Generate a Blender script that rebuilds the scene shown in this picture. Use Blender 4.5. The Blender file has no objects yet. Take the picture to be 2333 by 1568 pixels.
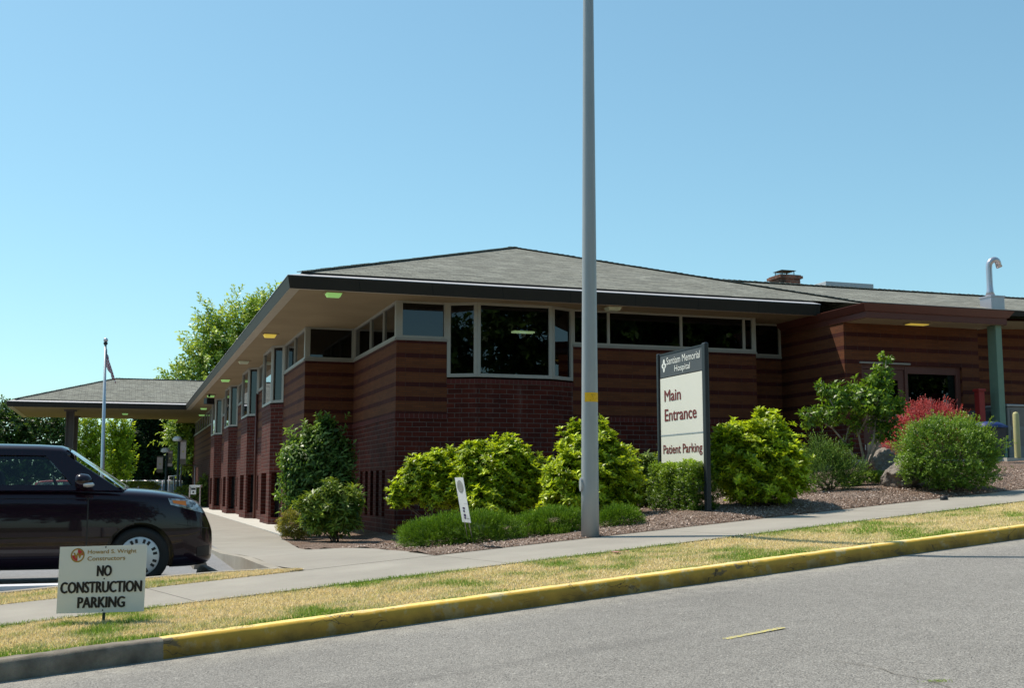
import bpy, bmesh, math, random
import numpy as np
from mathutils import Vector, Matrix, noise
from mathutils.bvhtree import BVHTree
S = bpy.context.scene
C = S.collection
R_ = np.random.default_rng(7)
random.seed(7)
# ------------------------------------------------------------------ camera, sky, sun, exposure
CZ = 1.2
TH = math.radians(6.917); YAW = math.radians(18.248); FPX = 2678.0
cam_d = bpy.data.cameras.new('camera'); cam = bpy.data.objects.new('camera', cam_d); C.objects.link(cam)
cam.location = (0, 0, CZ); cam.rotation_euler = (math.pi/2 + TH, 0, -YAW)
cam_d.sensor_width = 36; cam_d.lens = 36*FPX/2332.0; cam_d.clip_end = 3000; cam_d.clip_start = .05
S.camera = cam
SUN_EL = math.radians(57.5); SUN_H = Vector((-.64, .77, 0)).normalized()
sun_dir = Vector((SUN_H.x*math.cos(SUN_EL), SUN_H.y*math.cos(SUN_EL), math.sin(SUN_EL)))
W = bpy.data.worlds.new('World'); S.world = W; W.use_nodes = True
wn = W.node_tree; bg = wn.nodes['Background']
sky = wn.nodes.new('ShaderNodeTexSky'); sky.sky_type = 'NISHITA'; sky.sun_disc = False
sky.sun_elevation = SUN_EL; sky.sun_rotation = math.atan2(SUN_H.x, SUN_H.y)
sky.altitude = 0; sky.air_density = 1.0; sky.dust_density = .6; sky.ozone_density = 1.2
tint = wn.nodes.new('ShaderNodeMix'); tint.data_type = 'RGBA'; tint.blend_type = 'MULTIPLY'; tint.inputs[0].default_value = 1.0; tint.inputs[7].default_value = (1.0, 1.41, 1.40, 1)
gm = wn.nodes.new('ShaderNodeGamma'); gm.inputs[1].default_value = .8; wn.links.new(sky.outputs[0], gm.inputs[0]); wn.links.new(gm.outputs[0], tint.inputs[6]); wn.links.new(tint.outputs[2], bg.inputs[0]); bg.inputs[1].default_value = .14
sl = bpy.data.lights.new('sun', 'SUN'); sl.energy = 5.0; sl.angle = math.radians(.53); sl.color = (1, .91, .78)
so = bpy.data.objects.new('sun', sl); C.objects.link(so)
so.rotation_euler = sun_dir.to_track_quat('Z', 'Y').to_euler()
S.view_settings.view_transform = 'Standard'; S.view_settings.look = 'None'
S.view_settings.exposure = 0.12; S.view_settings.gamma = 1
S.cycles.max_bounces = 8; S.cycles.transparent_max_bounces = 12
# photo measurements: a spot of the 2332-wide photo at a known forward distance -> world point (metres)
def at(x, y, D):
    xr = (x-1166)/FPX; yu = (784-y)/FPX
    fw = math.cos(TH)-yu*math.sin(TH); z = math.sin(TH)+yu*math.cos(TH)
    k = D/fw
    return Vector(((fw*math.sin(YAW)+xr*math.cos(YAW))*k, (fw*math.cos(YAW)-xr*math.sin(YAW))*k, CZ+z*k))
LAT = Vector((math.cos(YAW), -math.sin(YAW), 0)); FWD = Vector((math.sin(YAW), math.cos(YAW), 0))
# ------------------------------------------------------------------ terrain heights
A14 = math.radians(14.0)
DS = (math.cos(A14), math.sin(A14)); NN = (-math.sin(A14), math.cos(A14))
def ST(X, Y): return X*DS[0]+Y*DS[1], X*NN[0]+Y*NN[1]
def XY(s, t): return s*DS[0]+t*NN[0], s*DS[1]+t*NN[1]
def ss(x):
    x = np.clip(x, 0, 1); return x*x*(3-2*x)
def zroad(s): return .031+.062*(s-2.336)
def zwalk(s): return zroad(s)+.165+.0055*np.clip(s, -5, 20)
def Hbed(X, Y):
    s, t = ST(X, Y); d = np.maximum(t-11.2, 0)
    zt = np.clip(.15+(X-5)*.155, .12, 1.78)
    w = ss(d/9); zs = zwalk(np.minimum(s, 22))
    return zs*(1-w)+zt*w+ss((X-4.5)/3.5)*.17*(1-np.exp(-d/.7))*(1-w)
# ------------------------------------------------------------------ node helpers
class NM:
    def __init__(s, name, rough=.8, spec=.3, bc=(.5, .5, .5)):
        s.m = bpy.data.materials.new(name); s.m.use_nodes = True; s.t = s.m.node_tree
        s.b = s.t.nodes['Principled BSDF']; s.b.inputs['Roughness'].default_value = rough
        s.b.inputs['Specular IOR Level'].default_value = spec
        s.b.inputs['Base Color'].default_value = (*bc, 1)
    def put(s, sock, v):
        if v is None: return
        if isinstance(v, bpy.types.NodeSocket): s.t.links.new(v, sock)
        elif isinstance(v, (tuple, list)) and len(v) == 3 and sock.type == 'RGBA': sock.default_value = (*v, 1)
        else: sock.default_value = v
    def n(s, ty, ins={}, out=0, **kw):
        nd = s.t.nodes.new(ty)
        for k, v in kw.items(): setattr(nd, k, v)
        for k, v in ins.items(): s.put(nd.inputs[k], v)
        return nd.outputs[out]
    def math(s, op, a, b=0.0, c=None):
        i = {0: a, 1: b}
        if c is not None: i[2] = c
        return s.n('ShaderNodeMath', i, operation=op)
    def mix(s, f, a, b, bt='MIX'):
        return s.n('ShaderNodeMix', {0: f, 6: a, 7: b}, out=2, data_type='RGBA', blend_type=bt)
    def noise(s, vec, scale, detail=3, rough=.55, dist=0, out=0):
        return s.n('ShaderNodeTexNoise', {'Vector': vec, 'Scale': scale, 'Detail': detail, 'Roughness': rough, 'Distortion': dist}, out=out)
    def vor(s, vec, scale, feature='F1', out=0, rnd=1.0):
        return s.n('ShaderNodeTexVoronoi', {'Vector': vec, 'Scale': scale, 'Randomness': rnd}, out=out, feature=feature)
    def ramp(s, f, a, b): return s.n('ShaderNodeMapRange', {0: f, 1: a, 2: b, 3: 0.0, 4: 1.0})
    def pos(s): return s.n('ShaderNodeNewGeometry')
    def uv(s): return s.n('ShaderNodeTexCoord', out=2)
    def obj(s): return s.n('ShaderNodeTexCoord', out=3)
    def xyz(s, v):
        nd = s.t.nodes.new('ShaderNodeSeparateXYZ'); s.t.links.new(v, nd.inputs[0]); return nd.outputs
    def comb(s, x, y, z=0.0): return s.n('ShaderNodeCombineXYZ', {0: x, 1: y, 2: z})
    def col(s, v): s.put(s.b.inputs['Base Color'], v); return s
    def bump(s, h, strength=.5, dist=.01):
        o = s.n('ShaderNodeBump', {'Height': h, 'Strength': strength, 'Distance': dist}); s.put(s.b.inputs['Normal'], o); return s
def plain(name, bc, rough=.6, spec=.4, metal=0, var=.12, vs=6):
    k = NM(name, rough, spec, bc); k.b.inputs['Metallic'].default_value = metal
    f = k.noise(k.pos(), vs, 4)
    k.col(k.mix(f, tuple(c*(1-var) for c in bc), tuple(min(1, c*(1+var)) for c in bc)))
    return k.m
def emis(name, c, st):
    k = NM(name, .5, .3, c); k.put(k.b.inputs['Emission Color'], c); k.b.inputs['Emission Strength'].default_value = st; return k.m
M = {}
def brickmats():
    k = NM('red_brick', .85, .2); uv = k.uv()
    br = k.t.nodes.new('ShaderNodeTexBrick'); br.offset = .5
    for nme, v in (('Vector', uv), ('Color1', (.112, .019, .010)), ('Color2', (.066, .012, .008)), ('Mortar', (.135, .105, .09)), ('Scale', 1.0), ('Mortar Size', .0062), ('Mortar Smooth', .1), ('Bias', 0.0), ('Brick Width', .3048), ('Row Height', .1016)): k.put(br.inputs[nme], v)
    n = k.noise(uv, 2.2, 4); c = k.mix(k.ramp(n, .3, .75), br.outputs[0], (.40, .38, .38), 'MULTIPLY')
    c = k.mix(.6, br.outputs[0], c); sk = k.noise(k.n('ShaderNodeMapping', {'Vector': uv, 'Scale': (2.2, .25, 1)}), 1.6, 5, .65); c = k.mix(k.math('MULTIPLY', k.ramp(sk, .56, .72), .22), c, (.20, .17, .15)); k.col(c)
    k.bump(k.math('SUBTRACT', k.math('MULTIPLY', k.noise(uv, 60, 3), .3), br.outputs[1]), .5, .006); M['red'] = k.m
    k = NM('tan_brick', .85, .2); uv = k.uv(); x, y, z = k.xyz(uv)
    b1 = k.t.nodes.new('ShaderNodeTexBrick'); b1.offset = .5
    for nme, v in (('Vector', uv), ('Color1', (.165, .055, .021)), ('Color2', (.125, .041, .016)), ('Mortar', (.080, .040, .026)), ('Scale', 1.0), ('Mortar Size', .005), ('Mortar Smooth', .1), ('Bias', 0.0), ('Brick Width', .3048), ('Row Height', .0508)): k.put(b1.inputs[nme], v)
    b2 = k.t.nodes.new('ShaderNodeTexBrick'); b2.offset = 0
    for nme, v in (('Vector', uv), ('Color1', (.074, .017, .013)), ('Color2', (.050, .012, .010)), ('Mortar', (.08, .045, .04)), ('Scale', 1.0), ('Mortar Size', .005), ('Mortar Smooth', .1), ('Bias', 0.0), ('Brick Width', .3048), ('Row Height', 2.0)): k.put(b2.inputs[nme], v)
    fr = k.math('FRACT', k.math('ADD', k.math('DIVIDE', k.math('SUBTRACT', y, 2.72), .3048), .5))
    d = k.math('ABSOLUTE', k.math('SUBTRACT', fr, .5))
    mask = k.math('LESS_THAN', d, .048/.3048)
    c = k.mix(mask, b1.outputs[0], b2.outputs[0])
    n = k.noise(uv, 2.6, 4); c2 = k.mix(k.ramp(n, .3, .8), c, (.62, .58, .55), 'MULTIPLY'); k.col(k.mix(.5, c, c2))
    k.bump(k.math('SUBTRACT', k.math('MULTIPLY', k.noise(uv, 60, 3), .3), b1.outputs[1]), .4, .005); M['tan'] = k.m
    k = NM('soldier_brick', .85, .2); uv = k.uv()
    b = k.t.nodes.new('ShaderNodeTexBrick'); b.offset = 0
    for nme, v in (('Vector', uv), ('Color1', (.105, .022, .017)), ('Color2', (.08, .018, .015)), ('Mortar', (.13, .09, .08)), ('Scale', 1.0), ('Mortar Size', .005), ('Brick Width', .1016), ('Row Height', 5.0)): k.put(b.inputs[nme], v)
    k.col(b.outputs[0]); M['soldier'] = k.m
brickmats()
def shingle():
    k = NM('roof_shingles', .95, .1); uv = k.uv()
    w = k.noise(uv, 3.0, 2, out=1)
    uvw = k.mix(.015, uv, w)
    b = k.t.nodes.new('ShaderNodeTexBrick'); b.offset = .37; b.offset_frequency = 2
    for nme, v in (('Vector', uvw), ('Color1', (.33, .33, .285)), ('Color2', (.215, .215, .19)), ('Mortar', (.13, .13, .115)), ('Scale', 1.0), ('Mortar Size', .006), ('Mortar Smooth', .3), ('Bias', 0.0), ('Brick Width', .30), ('Row Height', .145)): k.put(b.inputs[nme], v)
    rx, ry, rz_ = k.xyz(uvw); rw = k.math('FRACT', k.math('DIVIDE', ry, .145)); wob = k.math('MULTIPLY', k.ramp(k.noise(k.n('ShaderNodeMapping', {'Vector': uv, 'Scale': (2.0, 6.9, 1)}), 1.0, 2), .3, .7), .22)
    row = k.math('LESS_THAN', rw, k.math('ADD', .05, wob))  # shadow line painted along the edge of each shingle row
    n = k.noise(uv, 1.1, 5); c = k.mix(k.math('MULTIPLY', k.ramp(n, .35, .75), .5), b.outputs[0], (.55, .53, .5), 'MULTIPLY'); c = k.mix(k.math('MULTIPLY', row, .72), c, (.03, .03, .027))
    spot = k.math('GREATER_THAN', k.noise(k.n('ShaderNodeMapping', {'Vector': uv, 'Scale': (3.2, 7, 1)}), 1.0, 3, .7), .70)
    zone = k.ramp(k.noise(uv, .35, 2), .48, .62)
    c = k.mix(k.math('MULTIPLY', spot, zone), c, (.02, .02, .018))
    k.col(c); k.bump(k.math('SUBTRACT', k.math('MULTIPLY', k.noise(uv, 90, 2), .6), b.outputs[1]), .9, .02); M['shingle'] = k.m
shingle()
def fasciam():
    k = NM('bronze_metal', .6, .22); x, y, z = k.xyz(k.uv())
    fr = k.math('FRACT', k.math('DIVIDE', x, 1.5)); seam = k.math('LESS_THAN', fr, .010)
    n = k.noise(k.pos(), 1.2, 4); c = k.mix(n, (.020, .017, .013), (.031, .027, .022))
    k.col(k.mix(seam, c, (.008, .008, .008))); M['fascia'] = k.m
fasciam()
M['flash'] = plain('metal_flashing', (.50, .47, .47), .5, .4, .1)
M['edge'] = plain('dark_drip_edge', (.02, .02, .02), .8)
def soffit():
    k = NM('soffit_plaster', .9, .2); p = k.pos()
    n = k.noise(p, .8, 4); f = k.noise(p, 40, 2)
    k.col(k.mix(k.math('MULTIPLY', k.ramp(n, .3, .8), 1.0), (.36, .275, .165), (.28, .21, .125))); k.bump(f, .15, .004); M['soffit'] = k.m
soffit()
M['trim'] = plain('pale_trim', (.50, .44, .35), .7)
M['frame'] = plain('window_frame_aluminium', (.34, .325, .285), .5, .4, .0, .06)
M['sill'] = plain('window_sill_paint', (.27, .25, .22), .6)
def glass(name, tint, ior=1.75):
    k = NM(name); k.t.nodes.remove(k.b); o = k.t.nodes['Material Output']
    tr = k.n('ShaderNodeBsdfTransparent', {'Color': tint}); g = k.n('ShaderNodeBsdfGlossy', {'Color': (.92, .95, 1), 'Roughness': .002})
    fr = k.n('ShaderNodeFresnel', {'IOR': ior})
    k.t.links.new(k.n('ShaderNodeMixShader', {0: fr, 1: tr, 2: g}), o.inputs[0]); return k.m
M['glass'] = glass('tinted_window_glass', (.13, .14, .14), 1.6)
M['carglass'] = glass('car_glass', (.62, .70, .68), 1.5)
M['windshield'] = glass('windshield_glass', (.62, .72, .70), 1.6)
M['darkpane'] = NM('dark_recessed_glass', .08, .5, (.012, .013, .014)).m
M['doorred'] = plain('maroon_door_paint', (.105, .036, .028), .5)
M['brownmetal'] = plain('maroon_fascia_metal', (.115, .036, .025), .45, .4)
M['green'] = plain('sage_green_paint', (.16, .245, .18), .6)
M['lampgreen'] = emis('fluorescent_lens', (.45, .90, .28), .25)
M['lampyellow'] = emis('sodium_lens', (1.0, .74, .12), .29)
M['lampoff'] = plain('frosted_lens', (.62, .66, .48), .4)
M['white'] = plain('white_metal', (.75, .75, .72), .4)
M['black'] = plain('black_plastic', (.015, .015, .017), .5)
M['galv'] = plain('galvanised_steel', (.55, .52, .56), .32, .5, .75, .1)
def concrete(name, a, b, joints=None, sc=1.0):
    k = NM(name, .92, .2); p = k.pos(); uv = k.uv()
    n = k.noise(p, 1.1*sc, 5, .6); f = k.noise(p, 110, 2, .6); sp = k.vor(p, 160, out=1)
    c = k.mix(k.ramp(n, .3, .72), a, b); c = k.mix(k.math('MULTIPLY', k.ramp(f, .35, .75), .28), c, tuple(v*.45 for v in a))
    c = k.mix(.12, c, k.mix(1.0, c, sp, 'MULTIPLY'))
    h = f
    if joints:
        x, y, z = k.xyz(uv)
        xx = k.math('ADD', x, k.math('MULTIPLY', k.math('SUBTRACT', k.noise(p, 4, 3), .5), .012))
        fr = k.math('FRACT', k.math('DIVIDE', xx, joints)); j = k.math('LESS_THAN', fr, .013/joints)
        c = k.mix(k.math('MULTIPLY', j, .85), c, (.09, .08, .07))
        h = k.math('SUBTRACT', f, j)
    k.col(c); k.bump(h, .35, .006); return k.m
M['sidewalk'] = concrete('sidewalk_concrete', (.40, .37, .32), (.30, .275, .24), 3.05)
M['walkway'] = concrete('walkway_concrete', (.37, .34, .295), (.30, .275, .24), 0)
M['apron'] = concrete('pale_concrete', (.62, .60, .55), (.55, .53, .48), 0)
M['kerbgrey'] = concrete('weathered_kerb_concrete', (.30, .26, .21), (.105, .092, .077), 0, 5.0)
M['kerblot'] = concrete('lot_kerb_concrete', (.42, .38, .32), (.28, .25, .21), 0)
def asphalt(name, a, b, gr):
    k = NM(name, .9, .25); p = k.pos()
    v = k.vor(p, gr, out=1); big = k.noise(p, .35, 5, .6); md = k.noise(p, 5, 4); fine = k.noise(p, gr*1.3, 2, .6)
    lum = k.n('ShaderNodeRGBToBW', {0: v})
    c = k.mix(lum, a, b); c = k.mix(k.math('MULTIPLY', k.ramp(big, .35, .7), .3), c, tuple(x*.62 for x in a))
    c = k.mix(k.math('MULTIPLY', k.ramp(fine, .48, .66), .72), c, (.045, .043, .04))
    c = k.mix(k.math('MULTIPLY', k.ramp(md, .5, .8), .18), c, tuple(min(1, x*1.25) for x in b))
    if name == 'worn_asphalt':
        _, tt, _ = k.xyz(k.uv()); gut = k.math('MULTIPLY', k.ramp(tt, 7.55, 8.05), k.ramp(k.noise(p, 6, 5, .7), .35, .6)); c = k.mix(k.math('MULTIPLY', gut, .55), c, (.46, .43, .37))
        st = k.ramp(k.noise(k.n('ShaderNodeMapping', {'Vector': k.uv(), 'Scale': (.25, 1, 1)}), .9, 5, .65), .56, .72); c = k.mix(k.math('MULTIPLY', st, .42), c, (.10, .095, .09))
        pt = k.math('GREATER_THAN', k.noise(p, 26, 2, .5), .70); c = k.mix(k.math('MULTIPLY', pt, .5), c, (.55, .52, .47))
    k.col(c); k.bump(fine, 1.0, .015); return k.m
M['road'] = asphalt('worn_asphalt', (.225, .212, .196), (.39, .37, .34), 70)
M['lot'] = asphalt('lot_asphalt', (.25, .25, .26), (.33, .33, .34), 60)
def yellowkerb():
    k = NM('yellow_kerb_paint', .75, .3); p = k.pos()
    n = k.noise(p, 7, 5, .65); n2 = k.noise(p, 1.6, 4)
    c = k.mix(k.ramp(n2, .3, .75), (.70, .43, .06), (.56, .33, .045))
    c = k.mix(k.math('MULTIPLY', k.ramp(n, .55, .62), .75), c, (.62, .50, .26))
    chip = k.ramp(k.noise(k.n('ShaderNodeMapping', {'Vector': p, 'Scale': (1, 1, 2.2)}), 3.4, 6, .7), .595, .63)
    c = k.mix(k.math('MULTIPLY', chip, .9), c, (.13, .115, .095))
    _, vv, _ = k.xyz(k.uv()); gr = k.math('MULTIPLY', k.n('ShaderNodeMapRange', {0: vv, 1: .19, 2: .06, 3: 0.0, 4: 1.0}), k.math('ADD', .45, k.math('MULTIPLY', k.ramp(k.noise(p, 4, 5, .7), .3, .65), .5)))  # darker street face: its shade painted in, together with gutter grime
    c = k.mix(k.math('MULTIPLY', k.math('GREATER_THAN', vv, .215), .75), c, k.mix(k.ramp(n, .4, .6), (.86, .66, .20), (.74, .62, .36))); c = k.mix(gr, c, (.13, .085, .025))  # sunlit top painted paler, then painted shade and grime on the face
    wv = k.mix(.16, p, k.noise(p, 5, 4, out=1))
    ed = k.vor(k.n('ShaderNodeMapping', {'Vector': wv, 'Scale': (.55, .55, 4.5)}), 3.0, 'DISTANCE_TO_EDGE'); cr = k.math('LESS_THAN', ed, .012)
    cr = k.math('MULTIPLY', cr, k.ramp(k.noise(p, 2.5, 2), .48, .55))
    c = k.mix(k.math('MULTIPLY', cr, .85), c, (.07, .05, .03))
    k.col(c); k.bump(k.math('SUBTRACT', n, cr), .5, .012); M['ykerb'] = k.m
yellowkerb()
def worn(name, c0, under, th):
    k = NM(name, .85, .2); p = k.pos()
    f = k.ramp(k.noise(p, 55, 3, .7), th, th+.1)
    k.col(k.mix(f, c0, under)); k.bump(k.noise(p, 90, 2), .8, .01); return k.m
M['ypaint'] = worn('worn_yellow_paint', (.58, .50, .14), (.33, .31, .25), .44)
M['wpaint'] = worn('worn_white_paint', (.68, .70, .74), (.5, .51, .52), .62)
def mulch():
    k = NM('bark_mulch', .95, .15); p = k.pos()
    wp = k.mix(.02, p, k.noise(p, 20, 2, out=1))
    v = k.vor(wp, 75, out=1); d = k.vor(wp, 75, 'DISTANCE_TO_EDGE'); lum = k.n('ShaderNodeRGBToBW', {0: v})
    big = k.noise(p, .9, 4)
    c = k.mix(k.ramp(lum, .2, .8), (.24, .155, .115), (.62, .48, .40)); c = k.mix(k.ramp(big, .4, .7), c, k.mix(1.0, c, (.72, .62, .54), 'MULTIPLY'))
    c = k.mix(k.ramp(d, .12, .0), c, (.05, .033, .025))
    k.col(c); k.bump(k.math('ADD', d, k.noise(p, 60, 3)), 1.0, .03); M['mulch'] = k.m
mulch()
def soil(name, a, b, sc=4):
    k = NM(name, .95, .1); p = k.pos(); k.col(k.mix(k.ramp(k.noise(p, sc, 5, .65), .35, .65), a, b)); k.bump(k.noise(p, 50, 3), .8, .02); return k.m
M['verge'] = soil('dry_turf', (.55, .42, .20), (.36, .32, .10), 3)
M['ground'] = soil('far_turf', (.10, .12, .04), (.16, .14, .06), .3)
def attr_mat(name, rough=.55, trans=.3, spec=.3, tw=(1.3, 1.25, .55)):
    k = NM(name, rough, spec); a = k.n('ShaderNodeAttribute', attribute_name='Col'); k.col(a)
    if trans > 0:
        o = k.t.nodes['Material Output']
        tr = k.n('ShaderNodeBsdfTranslucent', {'Color': k.mix(1.0, a, tw, 'MULTIPLY')})
        k.t.links.new(k.n('ShaderNodeMixShader', {0: trans, 1: k.b.outputs[0], 2: tr}), o.inputs[0])
    return k.m
M['leaf'] = attr_mat('leaf', .42, .34, .4)
M['redleaf'] = attr_mat('barberry_leaf', .5, .3, .3, (1.4, .7, .6))
M['needle'] = attr_mat('needle_leaf', .6, .2, .2)
M['blade'] = attr_mat('grass_blade', .7, .25, .2, (1.1, 1.1, .8))
M['chip'] = attr_mat('bark_chip', .95, 0)
def bark(name, a, b):
    k = NM(name, .9, .15); p = k.pos(); mp = k.n('ShaderNodeMapping', {'Vector': p, 'Scale': (1, 1, .25)})
    k.col(k.mix(k.ramp(k.noise(mp, 22, 5), .35, .65), a, b)); k.bump(k.noise(mp, 40, 3), .6, .01); return k.m
M['bark'] = bark('bark', (.10, .075, .055), (.19, .15, .12))
M['barkpale'] = bark('pale_bark', (.26, .20, .155), (.40, .33, .27))
def rock():
    k = NM('boulder_stone', .92, .2); p = k.pos()
    n = k.noise(p, 2.6, 6, .65); f = k.noise(p, 22, 4, .6)
    c = k.mix(k.ramp(n, .35, .65), (.25, .215, .19), (.14, .115, .10)); c = k.mix(k.ramp(f, .52, .7), c, (.36, .32, .28))
    k.col(c); k.bump(k.math('ADD', n, k.math('MULTIPLY', f, .4)), .8, .05); M['rock'] = k.m
rock()
def polem():
    k = NM('galvanised_pole_paint', .5, .4); p = k.pos(); mp = k.n('ShaderNodeMapping', {'Vector': p, 'Scale': (1, 1, .15)})
    k.col(k.mix(k.noise(mp, 14, 4), (.30, .32, .335), (.385, .40, .41))); k.b.inputs['Metallic'].default_value = .25; M['pole'] = k.m
polem()
# ------------------------------------------------------------------ object helpers
def tag(o, label=None, cat=None, group=None, kind=None):
    if label: o['label'] = label
    if cat: o['category'] = cat
    if group: o['group'] = group
    if kind: o['kind'] = kind
    return o
def thing(name, label, cat, loc=(0, 0, 0), group=None):
    o = bpy.data.objects.new(name, None); C.objects.link(o); o.location = loc; o.empty_display_size = .2
    return tag(o, label, cat, group)
def wloc(o):
    v = Vector((0, 0, 0))
    while o is not None: v += o.location; o = o.parent
    return v
def link(name, me, parent=None, loc=None):
    """mesh in world coordinates -> object whose origin is its parent's origin (or loc)"""
    o = bpy.data.objects.new(name, me); C.objects.link(o)
    org = wloc(parent) if parent else Vector(loc or (0, 0, 0))
    if org.length > 0: me.transform(Matrix.Translation(-org))
    if parent: o.parent = parent
    else: o.location = org
    return o
class MB:
    def __init__(s): s.v = []; s.f = []; s.uv = []; s.mi = []; s.sm = []
    def face(s, pts, uv=None, mi=0, sm=False):
        b = len(s.v); s.v += [tuple(p) for p in pts]; s.f.append(tuple(range(b, b+len(pts))))
        s.uv += uv if uv else [(p[0], p[1]) for p in pts]; s.mi.append(mi); s.sm.append(sm)
    def box(s, c, d, rz=0, mi=0, M3=None):
        c = Vector(c); hx, hy, hz = d[0]/2, d[1]/2, d[2]/2
        m = M3 if M3 else Matrix.Rotation(rz, 3, 'Z')
        P = [c+m @ Vector((x*hx, y*hy, z*hz)) for z in (-1, 1) for y in (-1, 1) for x in (-1, 1)]
        for q in ((0, 2, 3, 1), (4, 5, 7, 6), (0, 1, 5, 4), (2, 6, 7, 3), (0, 4, 6, 2), (1, 3, 7, 5)):
            p = [P[i] for i in q]; u = (p[1]-p[0]).length; w = (p[2]-p[1]).length
            s.face(p, [(0, 0), (u, 0), (u, w), (0, w)], mi)
        return s
    def span(s, a, b, mi=0):
        a = Vector(a); b = Vector(b); return s.box((a+b)/2, [abs(x) for x in (b-a)], 0, mi)
    def bar(s, a, b, w, h, mi=0):
        """box from a to b; w across (horizontal), h along the other axis"""
        a = Vector(a); b = Vector(b); d = (b-a); L = d.length; d.normalize()
        up = Vector((0, 0, 1)) if abs(d.z) < .95 else Vector((0, 1, 0))
        sd = d.cross(up).normalized(); u2 = sd.cross(d)
        m = Matrix((d, sd, u2)).transposed(); return s.box((a+b)/2, (L, w, h), M3=m, mi=mi)
    def tube(s, pts, rad, n=10, mi=0, cap=True):
        pts = [Vector(p) for p in pts]; rings = []
        if not hasattr(rad, '__len__'): rad = [rad]*len(pts)
        prev = None
        for i, p in enumerate(pts):
            d = (pts[min(i+1, len(pts)-1)]-pts[max(i-1, 0)])
            if d.length < 1e-9: d = Vector((0, 0, 1))
            d.normalize()
            if prev is None: sd = d.orthogonal().normalized()
            else: sd = (prev-d*prev.dot(d)); sd = sd.normalized() if sd.length > 1e-6 else d.orthogonal().normalized()
            prev = sd; u = d.cross(sd)
            rings.append([p+(sd*math.cos(2*math.pi*j/n)+u*math.sin(2*math.pi*j/n))*rad[i] for j in range(n)])
        for i in range(len(rings)-1):
            for j in range(n):
                k = (j+1) % n; s.face([rings[i][j], rings[i][k], rings[i+1][k], rings[i+1][j]], None, mi, True)
        if cap: s.face(rings[0][::-1], None, mi); s.face(rings[-1], None, mi)
        return s
    def lathe(s, c, axis, prof, n=20, mi=0, sm=True):
        """prof: list of (along axis, radius)"""
        c = Vector(c); ax = Vector(axis).normalized(); a = ax.orthogonal().normalized(); b = ax.cross(a); rings = []
        for h, r in prof: rings.append([c+ax*h+(a*math.cos(2*math.pi*j/n)+b*math.sin(2*math.pi*j/n))*r for j in range(n)])
        for i in range(len(rings)-1):
            for j in range(n):
                k = (j+1) % n; s.face([rings[i][j], rings[i][k], rings[i+1][k], rings[i+1][j]], None, mi, sm)
        return s
    def prism(s, poly, z0, z1, mi=0):
        P = [Vector((p[0], p[1], z0)) for p in poly]; Q = [Vector((p[0], p[1], z1)) for p in poly]; n = len(P)
        s.face(Q, None, mi); s.face(P[::-1], None, mi)
        for i in range(n):
            k = (i+1) % n; L = (P[k]-P[i]).length; s.face([P[i], P[k], Q[k], Q[i]], [(0, z0), (L, z0), (L, z1), (0, z1)], mi)
        return s
    def mesh(s, name, mats, merge=True):
        me = bpy.data.meshes.new(name); me.from_pydata(s.v, [], s.f)
        ul = me.uv_layers.new(name='UVMap'); ul.data.foreach_set('uv', np.array(s.uv, dtype=np.float32).ravel())
        me.polygons.foreach_set('material_index', s.mi)
        for m in (mats if isinstance(mats, (list, tuple)) else [mats]): me.materials.append(m)
        if merge:
            bm = bmesh.new(); bm.from_mesh(me); bmesh.ops.remove_doubles(bm, verts=bm.verts, dist=1e-4); bm.to_mesh(me); bm.free()
        if any(s.sm) and len(me.polygons) == len(s.sm): me.polygons.foreach_set('use_smooth', s.sm)
        me.update(); return me
    def build(s, name, mats, parent=None, loc=None, bevel=0, label=None):
        o = link(name, s.mesh(name, mats), parent, loc)
        if bevel:
            b = o.modifiers.new('bevel', 'BEVEL'); b.width = bevel; b.segments = 2; b.limit_method = 'ANGLE'
        if label: o['label'] = label
        return o
def grid_mesh(name, X, Y, Z, mat, uv=None, smooth=True):
    r, c = X.shape; v = np.stack([X, Y, Z], -1).reshape(-1, 3)
    i = np.arange((r-1)*(c-1)); a = (i//(c-1))*c+i % (c-1)
    f = np.stack([a, a+1, a+c+1, a+c], -1)
    me = bpy.data.meshes.new(name); me.from_pydata(v.tolist(), [], f.tolist())
    U = uv if uv is not None else (X, Y)
    u = np.stack([U[0], U[1]], -1).reshape(-1, 2)[f.ravel()]
    me.uv_layers.new(name='UVMap').data.foreach_set('uv', u.astype(np.float32).ravel())
    if smooth: me.polygons.foreach_set('use_smooth', [True]*len(f))
    me.materials.append(mat); me.update(); return me
def struct(name, me, label): return tag(link(name, me), label, None, None, 'structure')
# ------------------------------------------------------------------ the ground and the street
def base_h(X, Y):
    s, t = ST(X, Y); s2 = np.clip(s, -30, 45)
    street = zroad(s2)-.35
    far = np.where(t < -4.2, zroad(s2)+.02, street)
    left = -.10-ss((Y-62)/12)*.75
    hill = np.where(X > 1.6, np.minimum(Hbed(np.clip(X, 0, 22), np.clip(Y, 0, 30))-.4, 1.2), left)
    hill = hill*(1-ss((Y-40)/30))+(-.85)*ss((Y-40)/30)
    lot = np.where(Y > 13.2, np.where(X > 1.6, hill, left), street)
    w = ss((t-8.0)/1.5)
    return far*(1-w)+np.minimum(lot, np.where(t < 14, zwalk(s2)-.25, 9))*w
gx = np.unique(np.concatenate([np.linspace(-900, -60, 22), np.linspace(-60, -12, 17), np.linspace(-12, 30, 85), np.linspace(30, 80, 18), np.linspace(80, 900, 22)]))
gy = np.unique(np.concatenate([np.linspace(-300, -40, 14), np.linspace(-40, -10, 13), np.linspace(-10, 45, 111), np.linspace(45, 110, 34), np.linspace(110, 1500, 25)]))
GX, GY = np.meshgrid(gx, gy)
struct('ground', grid_mesh('ground', GX, GY, base_h(GX, GY), M['ground']), 'rough turf reaching away to the horizon')
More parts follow.
